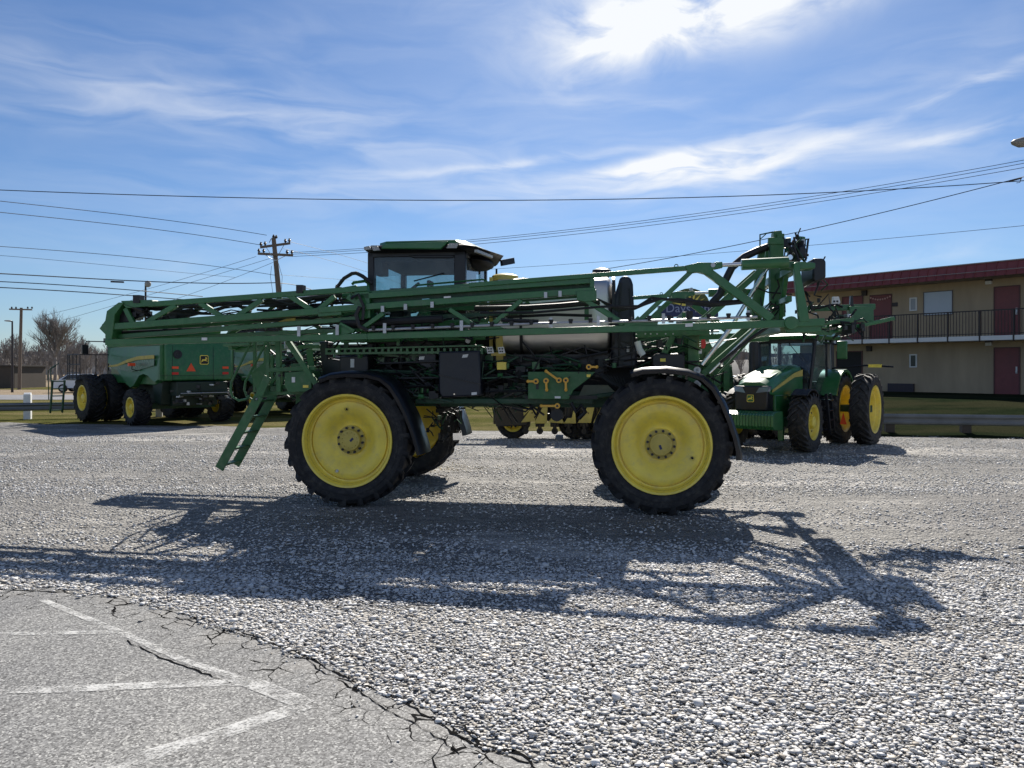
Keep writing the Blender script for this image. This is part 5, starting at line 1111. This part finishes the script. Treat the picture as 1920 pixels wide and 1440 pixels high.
def wire(pts, Ys, r, lab, sag=None):
    n = 40; b = MB(); ks = np.linspace(0, 1, len(pts)); out = []
    for i in range(n + 1):
        t = i / n
        if len(pts) == 2: px, py, Y = [pts[0][k] + (pts[1][k] - pts[0][k]) * t for k in (0, 1)] + [Ys[0] + (Ys[1] - Ys[0]) * t]
        else:
            px = float(np.interp(t, ks, [p[0] for p in pts])); Y = Ys[0] + (Ys[1] - Ys[0]) * t
            py = float(np.polyval(np.polyfit([p[0] for p in pts], [p[1] for p in pts], min(3, len(pts) - 1)), px))
        out.append(P(px, py, Y))
    b.tube(out, r, 5); o = b.build('overhead_wire', WIRE, smooth=60); tag(o, lab, 'wire', 'overhead wires')
wire([(-300, 345), (0, 352), (400, 370), (800, 377), (1150, 376), (1500, 362), (1905, 337), (2200, 316)], (26, 26), .015, 'heavy twisted cable running across the whole width above the cab')
wire([(-300, 340), (0, 377), (250, 405), (500, 441)], (30, 46), .016, 'upper thin wire from the left edge to the pole top')
wire([(-300, 361), (0, 398), (250, 425), (492, 460)], (30, 46), .016, 'second wire from the left, ending on the upper crossarm')
wire([(-300, 440), (0, 462), (260, 483), (515, 516)], (30, 46), .014, 'wire from the left meeting the pole below its crossarms')
wire([(-300, 468), (0, 479), (260, 503), (440, 520)], (34, 50), .010, 'faint sagging wire low at the left under the pole wires')
wire([(-300, 508), (0, 513), (260, 527), (518, 530)], (30, 46), .026, 'thick dark cable from left edge to the pole shaft')
wire([(-300, 522), (0, 528), (260, 545), (380, 556)], (30, 40), .020, 'dark cable dipping behind the boom, middle of three')
wire([(-300, 531), (0, 539), (200, 551), (360, 563)], (30, 40), .022, 'lowest dark cable at left just above the boom tip')
wire([(80, 592), (280, 541), (480, 481)], (60, 46), .012, 'thin wire climbing from lower left to the lower crossarm')
wire([(120, 600), (320, 541), (505, 485)], (60, 46), .012, 'middle climbing wire left of the pole')
wire([(200, 600), (400, 536), (512, 492)], (60, 46), .012, 'right climbing wire ending just under the crossarm')
wire([(538, 452), (620, 473), (720, 503)], (46, 60), .012, 'upper wire descending right from pole top to the cab')
wire([(532, 466), (620, 489), (760, 535)], (46, 60), .012, 'lower wire descending right from the crossarm to the cab')
wire([(520, 531), (545, 533), (600, 550)], (46, 52), .024, 'thick cable stub right of pole dipping behind the boom')
wire([(522, 515), (640, 524), (720, 530)], (46, 60), .010, 'faint level wire between pole and cab')
for k, (y0, y1, y2, y3, lab) in enumerate(((474, 446, 405, 301, 'top one of three parallel wires rising to the right'), (477, 450, 409, 307, 'middle one of three parallel wires rising to the right'), (481, 456, 415, 316, 'bottom one of three parallel wires rising to the right'))):
    wire([(550, y0), (900, y1), (1300, y2), (1600, 353 + k * 6), (1920, y3), (2150, y3 - 45)], (46, 30), .013, lab)
wire([(1120, 507), (1300, 475), (1600, 412), (1905, 335), (2100, 283)], (45, 26), .018, 'dark cable slanting up from the tank to the right edge')
wire([(900, 506), (1300, 478), (1600, 453), (1920, 423), (2150, 400)], (60, 34), .013, 'lowest right-hand wire passing just above the rear mast')
b = MB(); p0, p1 = P(1892, 340, 26), P(1915, 334, 26); b.beam(p0, p1, .05, .05); b.tube([p1, P(1912, 342, 26), P(1906, 343, 26)], .012); b.build('splice_clamp', IRON); tag(bpy.data.objects['splice_clamp'], 'dark splice clamp where two cables meet at right edge', 'cable clamp')
b = MB(); b.beam(P(208, 528, 33), P(232, 529, 33), .07, .07); b.build('cable_splice', IRON); tag(bpy.data.objects['cable_splice'], 'small dark splice box on the thick cable left of the floodlight', 'cable splice')

# ------------------------------------------------------------------ trees and woods
def branches(r, h, levels, n0, spread, start=.22, twig=.006, kids=(5, 8), upw=.35):
    segs = []
    def grow(p, d, L, rad, lv):
        n = 5 if lv < 2 else 3; pts = [p]; q = p
        for i in range(n):
            d = (d + Vector((r.gauss(0, .13), r.gauss(0, .13), upw * .25 + r.gauss(0, .06)))).normalized(); q = q + d * L / n; pts.append(q)
        r2 = max(twig, rad * (.35 if lv else .3)); segs.append((pts, rad, r2, lv))
        if lv >= levels: return
        for k in range(n0 if lv == 0 else r.randint(*kids)):
            t = r.uniform(start if lv == 0 else .2, 1); i = min(int(t * n), n - 1); b0 = pts[i].lerp(pts[i + 1], t * n - i)
            ax = r.uniform(0, 6.28); sd = Vector((math.cos(ax), math.sin(ax), 0)); nd = (d * r.uniform(.5, 1.0) + sd * spread * r.uniform(.6, 1.3) + Vector((0, 0, upw))).normalized()
            ll = L * r.uniform(.38, .6) * (1.15 - .55 * t); grow(b0, nd, ll, max(twig, (rad + (r2 - rad) * t) * .5), lv + 1)
    grow(Vector((0, 0, 0)), Vector((0, 0, 1)), h * .8, h * .022, 0)
    return segs
def seg_mesh(b, segs, o=Vector(), n=3, lv=None):
    for pts, r0, r1, l in segs:
        if lv is None or lv(l): b.tube([p + o for p in pts], [r0 + (r1 - r0) * i / (len(pts) - 1) for i in range(len(pts))], 6 if l == 0 else n, False)
def fan_branches(r, h, twig):
    segs = []
    def grow(p, d, L, rad, lv):
        n = 5; pts = [p]; q = p
        for i in range(n): d = (d + Vector((r.gauss(0, .07), r.gauss(0, .07), .05))).normalized(); q = q + d * L / n; pts.append(q)
        segs.append((pts, rad, max(twig * .6, rad * .4), lv))
        if lv >= 4: return
        for k in range({1: 7, 2: 6, 3: 4}[lv]):
            t = r.uniform(.25, 1); i = min(int(t * n), n - 1); b0 = pts[i].lerp(pts[i + 1], t * n - i); ax = r.uniform(0, 6.28)
            nd = (d + Vector((math.cos(ax), math.sin(ax), .05)) * r.uniform(.35, .75)).normalized(); grow(b0, nd, L * r.uniform(.4, .62), max(twig, rad * .5), lv + 1)
    tp = [Vector((0, 0, 0)), Vector((.05, 0, h * .15)), Vector((0, .05, h * .34)), Vector((.08, 0, h * .55)), Vector((.0, 0, h * .75))]; segs.append((tp, h * .024, h * .006, 0))
    for k in range(22):
        t = r.uniform(.22, .75); z = h * t; ax = k * 2.4 + r.uniform(-.4, .4); out = 1.15 * (1.12 - t) * r.uniform(.5, 1.1)
        grow(Vector((0, 0, z)), Vector((math.cos(ax) * out, math.sin(ax) * out, 1)).normalized(), h * (.98 - t) * r.uniform(.7, 1.0) * .78, h * .009, 1)
    return segs
def tree(px, base, top, Y, lab, seed, twig=.012):
    x = P(px, 690, Y).x; h = P(px, top, Y).z; rt = empty('bare_tree', (x, Y, -.03)); tag(rt, lab, 'tree'); s_ = fan_branches(random.Random(seed), h, twig)
    k = h / max(p.z for q in s_ for p in q[0]); s_ = [([p * k for p in q[0]], *q[1:]) for q in s_]
    b = MB(); seg_mesh(b, s_, lv=lambda l: l == 0); b.build('trunk', BARK, rt, smooth=60)
    b = MB(); seg_mesh(b, s_, lv=lambda l: l > 0); b.build('crown', BARK, rt, smooth=0)
tree(103, 715, 574, 84, 'broad bare winter tree standing beyond the road at left', 11, twig=.010)
tree(470, 700, 574, 110, 'bare tree top showing through the boom truss', 12, twig=.018)
r = random.Random(21); protos = []
for k in range(5):
    bb = []
    for pts, r0, r1, l in branches(random.Random(50 + k), 6.0, 2, 15, .6, .15, twig=.022, kids=(6, 9), upw=.5):
        rad0, rad1 = max(r0, .02), max(r1, .014); bb.append((pts, rad0, rad1, l))
    protos.append(bb)
def woods(name, x0, x1, y0, y1, n, h0, h1, seed, lab):
    r = random.Random(seed); V, Fc = [], []; base = []
    for bb in protos:
        b = MB(); seg_mesh(b, bb); me = bpy.data.meshes.new('tmp'); b.bm.to_mesh(me); b.bm.free()
        v = np.empty(len(me.vertices) * 3); me.vertices.foreach_get('co', v); f = [tuple(p.vertices) for p in me.polygons]; base.append((v.reshape(-1, 3), f)); bpy.data.meshes.remove(me)
    off = 0
    for i in range(n):
        v, f = r.choice(base); s_ = r.uniform(h0, h1) / 6.0; a = r.uniform(0, 6.28); x, y = r.uniform(x0, x1), r.uniform(y0, y1)
        c, q = math.cos(a) * s_ * 1.15, math.sin(a) * s_ * 1.15; V.append(np.stack([v[:, 0] * c - v[:, 1] * q + x, v[:, 0] * q + v[:, 1] * c + y, v[:, 2] * s_ - .03], 1)); Fc += [tuple(k + off for k in t) for t in f]; off += len(v)
    me = bpy.data.meshes.new(name); me.from_pydata(np.concatenate(V).tolist(), [], Fc); me.materials.append(BARKF); o = bpy.data.objects.new(name, me); col.objects.link(o); tag(o, lab, 'woods', kind='stuff')
woods('woods', -125, -40, 112, 150, 230, 4.5, 7.2, 31, 'brown leafless woods along the horizon behind the road')
woods('woods', -40, 75, 125, 150, 120, 3.8, 6.2, 32, 'low leafless woods seen in gaps under the sprayer')
b = MB(); n = 60
for k, (Y, hh, sd) in enumerate(((230, 6.5, 1), (420, 14, 2))):
    rr_ = random.Random(sd); top = [(-500 + 1000 * i / n, hh * (.75 + .25 * math.sin(i * .7 + sd) * math.sin(i * .23)) + rr_.uniform(-.6, .6)) for i in range(n + 1)]
    b.loft([[(x, Y - 8, -.1) for x, z in top], [(x, Y, z) for x, z in top], [(x, Y + 40, z) for x, z in top], [(x, Y + 60, -.1) for x, z in top]], close=False)
tag(b.build('hills', mat('wooded_hill', (.12, .115, .11), .95, 0, .3, .4)), kind='structure')

# ------------------------------------------------------------------ cars, shed
def car(loc, ang, m, lab):
    rt = empty('parked_car', (*loc, 0), ang); tag(rt, lab, 'car', 'cars parked in the distance')
    low = [(-2.15, .35), (-2.2, .7), (-2.05, .95), (-1.3, 1.0), (1.0, .98), (1.9, .85), (2.2, .62), (2.2, .35)]
    b = MB(); b.loft([[(x, s_ * w_, z) for x, z in low] for s_, w_ in ((-1, .80), (-1, .88), (1, .88), (1, .80))]); b.loft([[(-1.75, -.76, .97), (1.15, -.76, .97), (1.15, .76, .97), (-1.75, .76, .97)], [(-1.1, -.58, 1.45), (.35, -.60, 1.46), (.35, .60, 1.46), (-1.1, .58, 1.45)]]); b.build('body', m, rt, bevel=.04, smooth=50)
    b = MB()
    for s_ in (1, -1): b.loft([[(-1.5, s_ * .745, 1.03), (.95, s_ * .745, 1.03), (.33, s_ * .63, 1.40), (-1.05, s_ * .62, 1.40)], [(-1.5, s_ * .77, 1.03), (.95, s_ * .77, 1.03), (.33, s_ * .65, 1.40), (-1.05, s_ * .64, 1.40)]])
    b.loft([[(1.12, -.68, 1.02), (1.12, .68, 1.02), (.46, .55, 1.42), (.46, -.55, 1.42)], [(1.16, -.68, 1.02), (1.16, .68, 1.02), (.50, .55, 1.42), (.50, -.55, 1.42)]]); b.loft([[(-1.72, -.66, 1.03), (-1.72, .66, 1.03), (-1.2, .54, 1.42), (-1.2, -.54, 1.42)], [(-1.76, -.66, 1.03), (-1.76, .66, 1.03), (-1.24, .54, 1.42), (-1.24, -.54, 1.42)]]); b.build('window', mat('car_glass', (.03, .04, .05), .08), rt)
    for x in (-1.35, 1.35):
        for s_ in (1, -1): b = MB(); b.lathe([(.12, s_ * .91), (.20, s_ * .9), (.21, s_ * .86)], 16, (x, 0, .33), caps=True); b.mi = 1; b.lathe([(.21, s_ * .88), (.33, s_ * .89), (.33, s_ * .68), (.2, s_ * .68)], 20, (x, 0, .33)); b.build('wheel', [GALV, RUB], rt)
    for y in (-.68, .68): b = MB(); b.bx(-2.21, -2.1, y - .12, y + .12, .72, .85); b.build('tail_light', RED, rt); b = MB(); b.bx(2.05, 2.2, y - .14, y + .14, .66, .76); b.build('headlight', WLT, rt)
car((P(160, 690, 62).x, 62), R(5), CARW, 'white sedan on the far road behind the combine railing'); car((P(1378, 690, 50).x, 50), R(100), CARS, 'silver car glimpsed between the sprayer and the tractor')
sh = empty('brown_shed', (P(-60, 690, 74).x, 74, 0)); b = MB(); hx = P(27, 690, 74).x - sh.location.x; zz = P(0, 687, 74).z; b.bx(-hx, hx, -.0, 5, -.1, zz); b.build('wall', BRN, sh)
b = MB(); b.bx(-hx - .15, hx + .15, -.15, 5.15, zz, zz + .12); b.build('roof', mat('shed_roof_brown', (.05, .042, .036), .7), sh); b = MB(); b.bx(-.5, .5, -.04, -.004, 0, 1.75); b.build('door', IRON, sh); tag(sh, 'low flat brown shed at the far left edge beyond the road', 'shed')
